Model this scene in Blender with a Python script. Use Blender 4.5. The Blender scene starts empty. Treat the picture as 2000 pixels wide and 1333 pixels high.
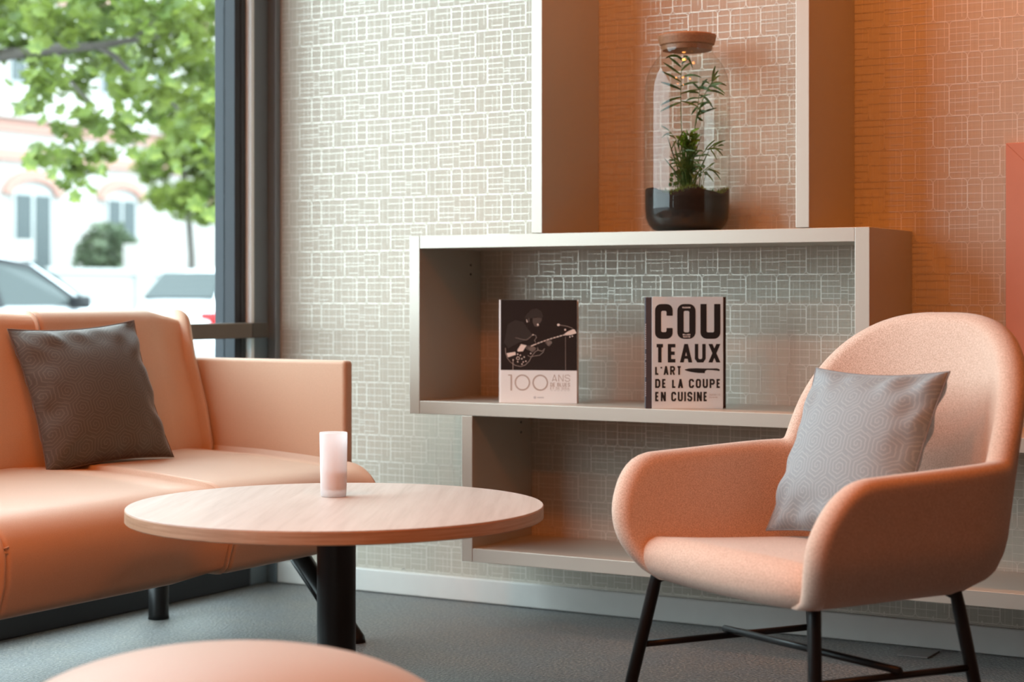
import bpy, bmesh, math, random
import numpy as np
from mathutils import Vector, Matrix, Euler

sc = bpy.context.scene
COL = sc.collection
random.seed(7)
rng = np.random.default_rng(7)

# ------------------------------------------------------------------ camera, sky, lamps, exposure
CAM_H = 0.84
cam_data = bpy.data.cameras.new('camera')
cam = bpy.data.objects.new('camera', cam_data)
COL.objects.link(cam)
cam.location = (0, 0, CAM_H)
YAW = math.atan2(3492, 4950 + 1000)             # angle between the back wall and the picture plane
cam.rotation_euler = (math.pi / 2, 0, YAW)
cam_data.sensor_width = 36
cam_data.lens = 3492 / 2000 * 36
cam_data.shift_y = -(666.5 - 580) / 2000
cam_data.clip_start = 0.05
cam_data.clip_end = 300
cam_data.dof.use_dof = True
cam_data.dof.focus_distance = 3.75
cam_data.dof.aperture_fstop = 3.5
sc.camera = cam

world = bpy.data.worlds.new('sky')
sc.world = world
world.use_nodes = True
wb = world.node_tree.nodes['Background']
wb.inputs['Color'].default_value = (0.76, 0.94, 1.02, 1)
wb.inputs['Strength'].default_value = 8.2

sc.view_settings.view_transform = 'Standard'
sc.view_settings.look = 'None'
sc.view_settings.gamma = 1
sc.view_settings.use_curve_mapping = False
sc.view_settings.exposure = 0.10
sc.cycles.use_denoising = True
sc.cycles.max_bounces = 10
sc.cycles.diffuse_bounces = 5
sc.cycles.transparent_max_bounces = 24
sc.cycles.sample_clamp_indirect = 6.0

WIN_X, WALL_Y = -3.28, 4.19
ROOM_X1, ROOM_Y0, CEIL_Z = 2.6, -3.4, 2.7


def area_lamp(name, loc, rot, sx, sy, power, color, spread=math.pi, portal=False):
    d = bpy.data.lights.new(name, 'AREA')
    d.shape = 'RECTANGLE'
    d.size, d.size_y = sx, sy
    d.energy = power
    d.color = color
    d.spread = spread
    if portal:
        d.cycles.is_portal = True
    o = bpy.data.objects.new(name, d)
    o.location = loc
    o.rotation_euler = rot
    COL.objects.link(o)
    return o


# portal in the window opening: steers sampling of the sky only, adds no light
area_lamp('window_portal', (WIN_X - 0.03, 2.23, 1.39), (0, -math.pi / 2, 0), 2.46, 3.6, 1, (1, 1, 1), portal=True)
area_lamp('window_portal', (WIN_X - 0.03, -2.6, 1.39), (0, -math.pi / 2, 0), 2.46, 0.9, 1, (1, 1, 1), portal=True)
# warm ceiling lamps of the lounge
WARM = (1.0, 0.25, 0.04)
for lx, ly in ((-2.2, 1.5), (-1.3, 1.6), (-0.4, 1.7), (-1.9, 0.0), (-0.8, 0.0)):
    area_lamp('ceiling_lamp', (lx, ly, CEIL_Z - 0.03), (0, 0, 0), 0.28, 0.28, 16, WARM)

# added warm spots without known fixtures, brightening the patterned wall
for sx_, tx_, pw_ in ((-1.85, -1.85, 50), (-1.25, -1.2, 60), (-0.8, -0.85, 45)):
    sd = bpy.data.lights.new('added_wall_spot', 'SPOT')
    sd.energy, sd.color, sd.spot_size, sd.spot_blend, sd.shadow_soft_size = pw_, (1.0, 0.30, 0.05), math.radians(62), 0.8, 0.10
    so = bpy.data.objects.new('added_wall_spot', sd)
    so.location = (sx_, 3.60, CEIL_Z - 0.05)
    so.rotation_euler = (Vector((tx_, WALL_Y, 1.30)) - Vector(so.location)).to_track_quat('-Z', 'Y').to_euler()
    COL.objects.link(so)


# ------------------------------------------------------------------ materials
def new_mat(name):
    m = bpy.data.materials.new(name)
    m.use_nodes = True
    nt = m.node_tree
    b = nt.nodes['Principled BSDF']
    return m, nt, b


def N(nt, t, **kw):
    n = nt.nodes.new(t)
    for k, v in kw.items():
        if k.startswith('i_'):
            n.inputs[k[2:].replace('_', ' ')].default_value = v
        else:
            setattr(n, k, v)
    return n


def plain(name, col, rough=0.5, metal=0.0, spec=0.5, coat=0.0, noise=0.04, nscale=30):
    m, nt, b = new_mat(name)
    b.inputs['Roughness'].default_value = rough
    b.inputs['Metallic'].default_value = metal
    b.inputs['Specular IOR Level'].default_value = spec
    b.inputs['Coat Weight'].default_value = coat
    tc = N(nt, 'ShaderNodeTexCoord')
    nz = N(nt, 'ShaderNodeTexNoise')
    nz.inputs['Scale'].default_value = nscale
    nz.inputs['Detail'].default_value = 4
    nt.links.new(tc.outputs['Object'], nz.inputs['Vector'])
    mx = N(nt, 'ShaderNodeMix', data_type='RGBA')
    mx.inputs[6].default_value = (*[c * (1 - noise) for c in col], 1)
    mx.inputs[7].default_value = (*[min(1, c * (1 + noise)) for c in col], 1)
    nt.links.new(nz.outputs['Fac'], mx.inputs[0])
    nt.links.new(mx.outputs[2], b.inputs['Base Color'])
    return m


def fabric(name, c1, c2, scale=700, bump=0.25, rough=0.85, sheen=0.15, big=0.0):
    m, nt, b = new_mat(name)
    tc = N(nt, 'ShaderNodeTexCoord')
    nz = N(nt, 'ShaderNodeTexNoise')
    nz.inputs['Scale'].default_value = scale
    nz.inputs['Detail'].default_value = 2
    nt.links.new(tc.outputs['Object'], nz.inputs['Vector'])
    rp = N(nt, 'ShaderNodeValToRGB')
    rp.color_ramp.elements[0].position = 0.36
    rp.color_ramp.elements[0].color = (*c1, 1)
    rp.color_ramp.elements[1].position = 0.64
    rp.color_ramp.elements[1].color = (*c2, 1)
    nt.links.new(nz.outputs['Fac'], rp.inputs['Fac'])
    nt.links.new(rp.outputs['Color'], b.inputs['Base Color'])
    bp = N(nt, 'ShaderNodeBump')
    bp.inputs['Strength'].default_value = bump
    bp.inputs['Distance'].default_value = 0.0012
    nt.links.new(nz.outputs['Fac'], bp.inputs['Height'])
    nt.links.new(bp.outputs['Normal'], b.inputs['Normal'])
    b.inputs['Roughness'].default_value = rough
    b.inputs['Specular IOR Level'].default_value = 0.25
    b.inputs['Sheen Weight'].default_value = sheen
    b.inputs['Sheen Roughness'].default_value = 0.4
    b.inputs['Sheen Tint'].default_value = (1, 0.9, 0.82, 1)
    return m


def glass_mat(name, tint=(1, 1, 1), ior=1.45, rough=0.0, strength=1.0):
    """clear thin glass: fresnel mix of a mirror and straight transmission"""
    m = bpy.data.materials.new(name)
    m.use_nodes = True
    nt = m.node_tree
    nt.nodes.clear()
    out = N(nt, 'ShaderNodeOutputMaterial')
    tr = N(nt, 'ShaderNodeBsdfTransparent')
    tr.inputs['Color'].default_value = (*tint, 1)
    gl = N(nt, 'ShaderNodeBsdfGlossy')
    gl.inputs['Roughness'].default_value = rough
    lw = N(nt, 'ShaderNodeLayerWeight')
    lw.inputs['Blend'].default_value = 0.5
    pw = N(nt, 'ShaderNodeMath', operation='POWER')
    pw.inputs[1].default_value = 4.0
    nt.links.new(lw.outputs['Facing'], pw.inputs[0])
    fr = N(nt, 'ShaderNodeMath', operation='MULTIPLY_ADD')
    fr.inputs[1].default_value = 0.75
    fr.inputs[2].default_value = ((ior - 1) / (ior + 1)) ** 2
    nt.links.new(pw.outputs[0], fr.inputs[0])
    mul = N(nt, 'ShaderNodeMath', operation='MULTIPLY')
    mul.inputs[1].default_value = strength
    mix = N(nt, 'ShaderNodeMixShader')
    nt.links.new(fr.outputs[0], mul.inputs[0])
    nt.links.new(mul.outputs[0], mix.inputs[0])
    nt.links.new(tr.outputs[0], mix.inputs[1])
    nt.links.new(gl.outputs[0], mix.inputs[2])
    nt.links.new(mix.outputs[0], out.inputs['Surface'])
    return m


def wood_mat(name, c1, c2, c3, axis='X', scale=1.0, rough=0.45):
    m, nt, b = new_mat(name)
    tc = N(nt, 'ShaderNodeTexCoord')
    mp = N(nt, 'ShaderNodeMapping')
    s = {'X': (2.0, 34.0, 34.0), 'Y': (34.0, 2.0, 34.0), 'Z': (34, 34, 2), 'R': (5, 5, 150)}[axis]
    mp.inputs['Scale'].default_value = [q * scale for q in s]
    nt.links.new(tc.outputs['Object'], mp.inputs['Vector'])
    nz = N(nt, 'ShaderNodeTexNoise')
    nz.inputs['Scale'].default_value = 1.6
    nz.inputs['Detail'].default_value = 7
    nz.inputs['Roughness'].default_value = 0.62
    nz.inputs['Distortion'].default_value = 0.35
    nt.links.new(mp.outputs[0], nz.inputs['Vector'])
    rp = N(nt, 'ShaderNodeValToRGB')
    e = rp.color_ramp.elements
    e[0].position, e[0].color = 0.3, (*c1, 1)
    e[1].position, e[1].color = 0.72, (*c3, 1)
    k = e.new(0.5)
    k.color = (*c2, 1)
    nt.links.new(nz.outputs['Fac'], rp.inputs['Fac'])
    nt.links.new(rp.outputs['Color'], b.inputs['Base Color'])
    b.inputs['Roughness'].default_value = rough
    return m


def carpet_mat():
    m, nt, b = new_mat('carpet')
    tc = N(nt, 'ShaderNodeTexCoord')
    nz = N(nt, 'ShaderNodeTexNoise')
    nz.inputs['Scale'].default_value = 150
    nz.inputs['Detail'].default_value = 3
    big = N(nt, 'ShaderNodeTexNoise')
    big.inputs['Scale'].default_value = 9
    big.inputs['Detail'].default_value = 3
    nt.links.new(tc.outputs['Object'], nz.inputs['Vector'])
    nt.links.new(tc.outputs['Object'], big.inputs['Vector'])
    rp = N(nt, 'ShaderNodeValToRGB')
    e = rp.color_ramp.elements
    e[0].position, e[0].color = 0.33, (0.006, 0.0055, 0.005, 1)
    e[1].position, e[1].color = 0.68, (0.25, 0.215, 0.185, 1)
    k = e.new(0.5)
    k.color = (0.055, 0.05, 0.046, 1)
    nt.links.new(nz.outputs['Fac'], rp.inputs['Fac'])
    rp2 = N(nt, 'ShaderNodeValToRGB')
    rp2.color_ramp.elements[0].position, rp2.color_ramp.elements[0].color = 0.35, (0.8, 0.88, 0.98, 1)
    rp2.color_ramp.elements[1].position, rp2.color_ramp.elements[1].color = 0.65, (1.0, 0.97, 0.9, 1)
    nt.links.new(big.outputs['Fac'], rp2.inputs['Fac'])
    mx = N(nt, 'ShaderNodeMix', data_type='RGBA', blend_type='MULTIPLY')
    mx.inputs[0].default_value = 1
    nt.links.new(rp.outputs['Color'], mx.inputs[6])
    nt.links.new(rp2.outputs['Color'], mx.inputs[7])
    nt.links.new(mx.outputs[2], b.inputs['Base Color'])
    bp = N(nt, 'ShaderNodeBump')
    bp.inputs['Strength'].default_value = 0.9
    bp.inputs['Distance'].default_value = 0.004
    nt.links.new(nz.outputs['Fac'], bp.inputs['Height'])
    nt.links.new(bp.outputs['Normal'], b.inputs['Normal'])
    b.inputs['Roughness'].default_value = 0.44
    b.inputs['Specular IOR Level'].default_value = 0.7
    b.inputs['Sheen Weight'].default_value = 0.3
    b.inputs['Sheen Roughness'].default_value = 0.3
    b.inputs['Sheen Tint'].default_value = (0.95, 0.96, 0.94, 1)
    return m


def wallpaper_ground():
    m, nt, b = new_mat('wallpaper')
    tc = N(nt, 'ShaderNodeTexCoord')
    outs = []
    for s in ((3, 3, 900), (900, 3, 3)):
        mp = N(nt, 'ShaderNodeMapping')
        mp.inputs['Scale'].default_value = s
        nt.links.new(tc.outputs['Object'], mp.inputs['Vector'])
        nz = N(nt, 'ShaderNodeTexNoise')
        nz.inputs['Scale'].default_value = 1.0
        nz.inputs['Detail'].default_value = 2
        nt.links.new(mp.outputs[0], nz.inputs['Vector'])
        outs.append(nz)
    ad = N(nt, 'ShaderNodeMath', operation='ADD')
    nt.links.new(outs[0].outputs['Fac'], ad.inputs[0])
    nt.links.new(outs[1].outputs['Fac'], ad.inputs[1])
    rp = N(nt, 'ShaderNodeMapRange')
    rp.inputs['From Min'].default_value = 0.7
    rp.inputs['From Max'].default_value = 1.3
    nt.links.new(ad.outputs[0], rp.inputs['Value'])
    mx = N(nt, 'ShaderNodeMix', data_type='RGBA')
    mx.inputs[6].default_value = (0.38, 0.333, 0.27, 1)
    mx.inputs[7].default_value = (0.44, 0.392, 0.325, 1)
    nt.links.new(rp.outputs[0], mx.inputs[0])
    nt.links.new(mx.outputs[2], b.inputs['Base Color'])
    b.inputs['Roughness'].default_value = 0.62
    b.inputs['Metallic'].default_value = 0.1
    b.inputs['Specular IOR Level'].default_value = 0.5
    return m


def hex_print_fabric(name, base, line, scale=9.0):
    """woven ground with a printed pattern of broken, spiralling hexagons (from the UV map)"""
    m, nt, b = new_mat(name)
    L = nt.links.new
    uv = N(nt, 'ShaderNodeUVMap')
    sc_ = N(nt, 'ShaderNodeVectorMath', operation='SCALE')
    sc_.inputs['Scale'].default_value = scale
    L(uv.outputs[0], sc_.inputs[0])

    def cell(offset):
        ad = N(nt, 'ShaderNodeVectorMath', operation='ADD')
        ad.inputs[1].default_value = (100 * 1.0 + offset[0], 100 * 1.7320508 + offset[1], 0)
        L(sc_.outputs[0], ad.inputs[0])
        md = N(nt, 'ShaderNodeVectorMath', operation='MODULO')
        md.inputs[1].default_value = (1.0, 1.7320508, 1.0)
        L(ad.outputs[0], md.inputs[0])
        sb = N(nt, 'ShaderNodeVectorMath', operation='SUBTRACT')
        sb.inputs[1].default_value = (0.5, 0.8660254, 0)
        L(md.outputs[0], sb.inputs[0])
        ln = N(nt, 'ShaderNodeVectorMath', operation='LENGTH')
        L(sb.outputs[0], ln.inputs[0])
        return sb, ln
    a, la = cell((0, 0))
    c, lc = cell((0.5, 0.8660254))
    lt = N(nt, 'ShaderNodeMath', operation='LESS_THAN')
    L(la.outputs['Value'], lt.inputs[0])
    L(lc.outputs['Value'], lt.inputs[1])
    mx = N(nt, 'ShaderNodeMix', data_type='VECTOR')
    L(lt.outputs[0], mx.inputs[0])
    L(c.outputs[0], mx.inputs[4])
    L(a.outputs[0], mx.inputs[5])
    ab = N(nt, 'ShaderNodeVectorMath', operation='ABSOLUTE')
    L(mx.outputs[1], ab.inputs[0])
    dt = N(nt, 'ShaderNodeVectorMath', operation='DOT_PRODUCT')
    dt.inputs[1].default_value = (0.5, 0.8660254, 0)
    L(ab.outputs[0], dt.inputs[0])
    sx = N(nt, 'ShaderNodeSeparateXYZ')
    L(ab.outputs[0], sx.inputs[0])
    hx = N(nt, 'ShaderNodeMath', operation='MAXIMUM')
    L(sx.outputs[0], hx.inputs[0])
    L(dt.outputs['Value'], hx.inputs[1])
    s2 = N(nt, 'ShaderNodeSeparateXYZ')
    L(mx.outputs[1], s2.inputs[0])
    at = N(nt, 'ShaderNodeMath', operation='ARCTAN2')
    L(s2.outputs[1], at.inputs[0])
    L(s2.outputs[0], at.inputs[1])
    dv = N(nt, 'ShaderNodeMath', operation='MULTIPLY')
    dv.inputs[1].default_value = 3 / math.pi
    L(at.outputs[0], dv.inputs[0])
    fl = N(nt, 'ShaderNodeMath', operation='FLOOR')
    L(dv.outputs[0], fl.inputs[0])
    d6 = N(nt, 'ShaderNodeMath', operation='MULTIPLY')
    d6.inputs[1].default_value = 1 / 6
    L(fl.outputs[0], d6.inputs[0])
    h5 = N(nt, 'ShaderNodeMath', operation='MULTIPLY_ADD')
    h5.inputs[1].default_value = 7.0
    L(hx.outputs[0], h5.inputs[0])
    L(d6.outputs[0], h5.inputs[2])
    fr = N(nt, 'ShaderNodeMath', operation='FRACT')
    L(h5.outputs[0], fr.inputs[0])
    ls = N(nt, 'ShaderNodeMath', operation='LESS_THAN')
    ls.inputs[1].default_value = 0.30
    L(fr.outputs[0], ls.inputs[0])
    nz = N(nt, 'ShaderNodeTexNoise')
    nz.inputs['Scale'].default_value = 260
    L(uv.outputs[0], nz.inputs['Vector'])
    var = N(nt, 'ShaderNodeMapRange')
    var.inputs['To Min'].default_value = 0.82
    var.inputs['To Max'].default_value = 1.18
    L(nz.outputs['Fac'], var.inputs['Value'])
    cm = N(nt, 'ShaderNodeMix', data_type='RGBA')
    cm.inputs[6].default_value = (*base, 1)
    cm.inputs[7].default_value = (*line, 1)
    L(ls.outputs[0], cm.inputs[0])
    vm = N(nt, 'ShaderNodeVectorMath', operation='SCALE')
    L(cm.outputs[2], vm.inputs[0])
    L(var.outputs[0], vm.inputs['Scale'])
    L(vm.outputs[0], b.inputs['Base Color'])
    bp = N(nt, 'ShaderNodeBump')
    bp.inputs['Strength'].default_value = 0.3
    bp.inputs['Distance'].default_value = 0.0008
    L(nz.outputs['Fac'], bp.inputs['Height'])
    L(bp.outputs['Normal'], b.inputs['Normal'])
    b.inputs['Roughness'].default_value = 0.75
    b.inputs['Sheen Weight'].default_value = 0.25
    b.inputs['Sheen Roughness'].default_value = 0.4
    return m


def leaf_mat(name, c1, c2, transl=0.45, nscale=3):
    m, nt, b = new_mat(name)
    tc = N(nt, 'ShaderNodeTexCoord')
    nz = N(nt, 'ShaderNodeTexNoise')
    nz.inputs['Scale'].default_value = nscale
    nt.links.new(tc.outputs['Object'], nz.inputs['Vector'])
    rp = N(nt, 'ShaderNodeValToRGB')
    rp.color_ramp.elements[0].position, rp.color_ramp.elements[0].color = 0.35, (*c1, 1)
    rp.color_ramp.elements[1].position, rp.color_ramp.elements[1].color = 0.65, (*c2, 1)
    nt.links.new(nz.outputs['Fac'], rp.inputs['Fac'])
    nt.links.new(rp.outputs['Color'], b.inputs['Base Color'])
    b.inputs['Roughness'].default_value = 0.5
    tr = N(nt, 'ShaderNodeBsdfTranslucent')
    nt.links.new(rp.outputs['Color'], tr.inputs['Color'])
    mix = N(nt, 'ShaderNodeMixShader')
    mix.inputs[0].default_value = transl
    nt.links.new(b.outputs[0], mix.inputs[1])
    nt.links.new(tr.outputs[0], mix.inputs[2])
    nt.links.new(mix.outputs[0], nt.nodes['Material Output'].inputs['Surface'])
    return m


M = {}
M['carpet'] = carpet_mat()
M['wallpaper'] = wallpaper_ground()
M['foil'] = plain('wallpaper_foil_line', (0.62, 0.57, 0.50), rough=0.40, metal=0.6, noise=0.02)
M['paint_warm'] = plain('dark_clay_wall_paint', (0.26, 0.105, 0.05), rough=0.8)
M['ceiling'] = plain('ceiling_paint', (0.30, 0.20, 0.13), rough=0.9)
M['baseboard'] = plain('baseboard_paint', (0.62, 0.60, 0.57), rough=0.3)
M['lacquer'] = plain('champagne_lacquer', (0.46, 0.43, 0.375), rough=0.38, metal=0.35, noise=0.02, nscale=8)
M['hole'] = plain('peg_hole_dark', (0.02, 0.015, 0.01), rough=0.8)
M['alu_dark'] = plain('anthracite_frame', (0.040, 0.045, 0.052), rough=0.55, spec=0.2)
M['alu_grey'] = plain('grey_frame', (0.15, 0.19, 0.22), rough=0.35, spec=0.6)
M['gasket_black'] = plain('black_gasket', (0.015, 0.016, 0.018), rough=0.5)
M['daylit_white'] = plain('daylit_strip', (0.80, 0.88, 0.90), rough=0.4)  # daylight on the post's reveal, put into a pale colour
M['rail'] = plain('bronze_rail', (0.11, 0.085, 0.062), rough=0.42, spec=0.5)
M['rail_end'] = plain('rail_end_dark', (0.05, 0.04, 0.03), rough=0.5)  # last stretch of the rail, darker than the rest
M['window_glass'] = glass_mat('window_glass', (0.97, 0.985, 0.975), 1.4, 0.0, 0.5)
M['jar_glass'] = glass_mat('jar_glass', (0.94, 0.945, 0.925), 1.5, 0.0, 0.8)
M['sofa'] = fabric('sofa_fabric', (0.57, 0.385, 0.272), (0.64, 0.445, 0.322), scale=900, bump=0.12, rough=0.48, sheen=0.5)
M['chair'] = fabric('chair_fabric', (0.46, 0.315, 0.237), (0.71, 0.545, 0.45), scale=600, bump=0.3, rough=0.9, sheen=0.4)
M['pouf'] = fabric('pouf_fabric', (0.40, 0.335, 0.28), (0.46, 0.39, 0.33), scale=600, bump=0.1, rough=0.5, sheen=0.2)
M['pillow_brown'] = hex_print_fabric('taupe_print', (0.078, 0.069, 0.06), (0.115, 0.101, 0.087), 3.7)
M['pillow_grey'] = hex_print_fabric('grey_print', (0.225, 0.255, 0.27), (0.295, 0.32, 0.33), 3.5)
M['piping'] = plain('pillow_seam', (0.13, 0.095, 0.08), rough=0.8)
M['piping_grey'] = plain('pillow_seam_grey', (0.21, 0.20, 0.20), rough=0.8)
M['metal_black'] = plain('black_powder_coat', (0.010, 0.0095, 0.0095), rough=0.38, spec=0.3)
M['wood_top'] = wood_mat('light_oak_top', (0.46, 0.395, 0.345), (0.53, 0.465, 0.415), (0.58, 0.52, 0.47), 'X', 1.0, 0.4)
M['wood_edge'] = wood_mat('oak_edge_band', (0.34, 0.20, 0.12), (0.44, 0.28, 0.18), (0.52, 0.35, 0.24), 'R', 1.0, 0.5)
M['cork'] = plain('cork', (0.27, 0.125, 0.058), rough=0.6, noise=0.3, nscale=160)
M['soil'] = plain('dark_soil', (0.011, 0.008, 0.006), rough=0.8, noise=0.6, spec=0.2, nscale=120)
M['moss'] = plain('moss', (0.085, 0.13, 0.02), rough=0.9, noise=0.6, nscale=140)
M['frond'] = leaf_mat('palm_leaflet', (0.03, 0.075, 0.02), (0.07, 0.15, 0.03), 0.25, 40)
M['bright_leaf'] = leaf_mat('bright_leaf', (0.08, 0.20, 0.02), (0.16, 0.30, 0.035), 0.3, 40)
M['stem'] = plain('green_stem', (0.07, 0.12, 0.025), rough=0.5)
M['wax'] = plain('candle_wax', (0.80, 0.52, 0.42), rough=0.5)
M['book_black'] = plain('photo_black', (0.018, 0.011, 0.009), rough=0.25)
M['book_cream'] = plain('cream_cover', (0.74, 0.72, 0.70), rough=0.3, noise=0.01)
M['book_white'] = plain('white_cover', (0.64, 0.72, 0.76), rough=0.35, noise=0.02, nscale=200)
M['ink_black'] = plain('black_ink', (0.012, 0.012, 0.013), rough=0.4)
M['ink_taupe'] = plain('taupe_ink', (0.40, 0.31, 0.26), rough=0.4)
M['ink_grey'] = plain('grey_ink', (0.48, 0.47, 0.47), rough=0.5)
M['ink_white'] = plain('white_ink', (0.80, 0.79, 0.78), rough=0.5)
M['ink_skin'] = plain('photo_dark_brown', (0.075, 0.052, 0.042), rough=0.3)
M['ink_hat'] = plain('photo_darker_brown', (0.030, 0.020, 0.016), rough=0.3)
M['ink_pale'] = plain('photo_pale', (0.72, 0.56, 0.48), rough=0.3)
M['ink_mid'] = plain('photo_mid', (0.34, 0.25, 0.21), rough=0.3)
M['pages'] = plain('book_pages', (0.78, 0.73, 0.66), rough=0.8)
M['book_navy'] = plain('charcoal_cloth_spine', (0.055, 0.05, 0.06), rough=0.7)
M['book_brown'] = plain('dark_brown_board', (0.035, 0.012, 0.008), rough=0.5)
M['terracotta'] = plain('terracotta_lacquer', (0.47, 0.21, 0.145), rough=0.4)
M['terracotta_in'] = plain('terracotta_board', (0.42, 0.19, 0.13), rough=0.5)
M['plate'] = plain('floor_plate', (0.16, 0.155, 0.15), rough=0.35)
M['road'] = plain('asphalt', (0.26, 0.26, 0.265), rough=0.9)
M['kerb'] = plain('kerb_stone', (0.6, 0.59, 0.57), rough=0.9)
M['car_white'] = plain('white_car_paint', (0.60, 0.61, 0.63), rough=0.25, coat=0.3, noise=0.0)
M['car_glass'] = plain('car_window_glass', (0.05, 0.058, 0.058), rough=0.25, spec=0.1)
M['car_trim'] = plain('car_black_trim', (0.012, 0.012, 0.014), rough=0.5, spec=0.2)
M['car_light'] = plain('red_tail_light', (0.35, 0.012, 0.014), rough=0.25, spec=0.2)
M['tyre'] = plain('tyre_rubber', (0.02, 0.02, 0.02), rough=0.8)
M['hub'] = plain('alloy_wheel', (0.5, 0.5, 0.52), rough=0.3, metal=0.8)
M['bark'] = plain('tree_bark', (0.07, 0.058, 0.05), rough=0.9, noise=0.4, nscale=20)
M['leaf'] = leaf_mat('tree_leaf', (0.078, 0.122, 0.018), (0.19, 0.235, 0.042), 0.5, 1.7)
M['bush'] = leaf_mat('bush_leaf', (0.07, 0.10, 0.055), (0.12, 0.15, 0.085), 0.3, 3)
M['stone'] = plain('pale_stone', (0.34, 0.31, 0.29), rough=0.9, nscale=2)
M['brick_red'] = plain('brick_band', (0.33, 0.18, 0.145), rough=0.9)
M['pane_dark'] = plain('facade_pane', (0.060, 0.072, 0.074), rough=0.4, spec=0.2)
M['fence_white'] = plain('white_fence_paint', (0.34, 0.34, 0.33), rough=0.8)

# frosted glass: scatters and lets light through
mf, ntf, bf = new_mat('frosted_glass')
bf.inputs['Base Color'].default_value = (0.93, 0.93, 0.95, 1)
bf.inputs['Roughness'].default_value = 0.45
trf = N(ntf, 'ShaderNodeBsdfTranslucent')
trf.inputs['Color'].default_value = (0.95, 0.95, 0.96, 1)
tpf = N(ntf, 'ShaderNodeBsdfTransparent')
m1 = N(ntf, 'ShaderNodeMixShader')
m1.inputs[0].default_value = 0.5
m2 = N(ntf, 'ShaderNodeMixShader')
m2.inputs[0].default_value = 0.2
ntf.links.new(bf.outputs[0], m1.inputs[1])
ntf.links.new(trf.outputs[0], m1.inputs[2])
ntf.links.new(m1.outputs[0], m2.inputs[1])
ntf.links.new(tpf.outputs[0], m2.inputs[2])
ntf.links.new(m2.outputs[0], ntf.nodes['Material Output'].inputs['Surface'])
M['frosted'] = mf


# ------------------------------------------------------------------ object helpers
def link_mesh(name, verts, faces, mat=None, parent=None, smooth=False, loc=None, rot=None):
    me = bpy.data.meshes.new(name)
    me.from_pydata([tuple(v) for v in verts], [], [tuple(f) for f in faces])
    me.update()
    o = bpy.data.objects.new(name, me)
    COL.objects.link(o)
    if mat:
        me.materials.append(mat)
    if smooth:
        for p in me.polygons:
            p.use_smooth = True
    if parent:
        o.parent = parent
    if loc:
        o.location = loc
    if rot:
        o.rotation_euler = rot
    return o


def from_bm(name, bm, mat=None, parent=None, smooth=False):
    bmesh.ops.recalc_face_normals(bm, faces=bm.faces[:])
    me = bpy.data.meshes.new(name)
    bm.to_mesh(me)
    bm.free()
    o = bpy.data.objects.new(name, me)
    COL.objects.link(o)
    if mat:
        me.materials.append(mat)
    if smooth:
        for p in me.polygons:
            p.use_smooth = True
    if parent:
        o.parent = parent
    return o


def bm_box(bm, lo, hi, bevel=0.0, seg=2):
    r = bmesh.ops.create_cube(bm, size=1)
    vs = r['verts']
    for v in vs:
        v.co = Vector([lo[i] + (v.co[i] + 0.5) * (hi[i] - lo[i]) for i in range(3)])
    if bevel > 0:
        es = list({e for v in vs for e in v.link_edges})
        bmesh.ops.bevel(bm, geom=es, offset=bevel, segments=seg, affect='EDGES', profile=0.5)


def box(name, lo, hi, mat, parent=None, bevel=0.002, seg=2):
    bm = bmesh.new()
    bm_box(bm, lo, hi, bevel, seg)
    return from_bm(name, bm, mat, parent)


def empty(name, loc=(0, 0, 0), rotz=0.0):
    o = bpy.data.objects.new(name, None)
    o.empty_display_size = 0.1
    o.location = loc
    o.rotation_euler = (0, 0, rotz)
    COL.objects.link(o)
    return o


def tag(o, label, cat, group=None):
    o['label'] = label
    o['category'] = cat
    if group:
        o['group'] = group
    return o


def structure(o):
    o['kind'] = 'structure'
    return o


def grid_faces(nr, nc, close_r=False, close_c=False):
    f = []
    for i in range(nr if close_r else nr - 1):
        for j in range(nc if close_c else nc - 1):
            a = i * nc + j
            b = i * nc + (j + 1) % nc
            c = ((i + 1) % nr) * nc + (j + 1) % nc
            d = ((i + 1) % nr) * nc + j
            f.append((a, b, c, d))
    return f


def lathe(name, prof, mat, parent=None, n=48, loc=None, smooth=True):
    """prof: list of (r, z); ends with r=0 are closed with a pole"""
    v, f = [], []
    for r, z in prof:
        for k in range(n):
            a = 2 * math.pi * k / n
            v.append((r * math.cos(a), r * math.sin(a), z))
    f = grid_faces(len(prof), n, close_c=True)
    bm = bmesh.new()
    bv = [bm.verts.new(q) for q in v]
    for q in f:
        try:
            bm.faces.new([bv[i] for i in q])
        except ValueError:
            pass
    bmesh.ops.remove_doubles(bm, verts=bm.verts[:], dist=1e-6)
    o = from_bm(name, bm, mat, parent, smooth)
    if loc:
        o.location = loc
    return o


def tube_data(pts, radii, n=10, cap=True):
    pts = [Vector(p) for p in pts]
    v, f = [], []
    up = None
    for i, p in enumerate(pts):
        t = (pts[min(i + 1, len(pts) - 1)] - pts[max(i - 1, 0)]).normalized()
        if up is None:
            up = t.orthogonal().normalized()
        up = (up - t * up.dot(t)).normalized()
        s = t.cross(up)
        r = radii[i] if hasattr(radii, '__len__') else radii
        for k in range(n):
            a = 2 * math.pi * k / n
            v.append(p + (up * math.cos(a) + s * math.sin(a)) * r)
    f = grid_faces(len(pts), n, close_c=True)
    if cap:
        f.append(tuple(range(n))[::-1])
        f.append(tuple(range((len(pts) - 1) * n, len(pts) * n)))
    return v, f


def tube(name, pts, radii, mat, parent=None, n=10, cap=True, smooth=True):
    v, f = tube_data(pts, radii, n, cap)
    return link_mesh(name, v, f, mat, parent, smooth)


def bez(p0, p1, p2, n=8):
    p0, p1, p2 = Vector(p0), Vector(p1), Vector(p2)
    return [p0 * (1 - t) ** 2 + p1 * 2 * t * (1 - t) + p2 * t * t for t in [i / (n - 1) for i in range(n)]]


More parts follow.
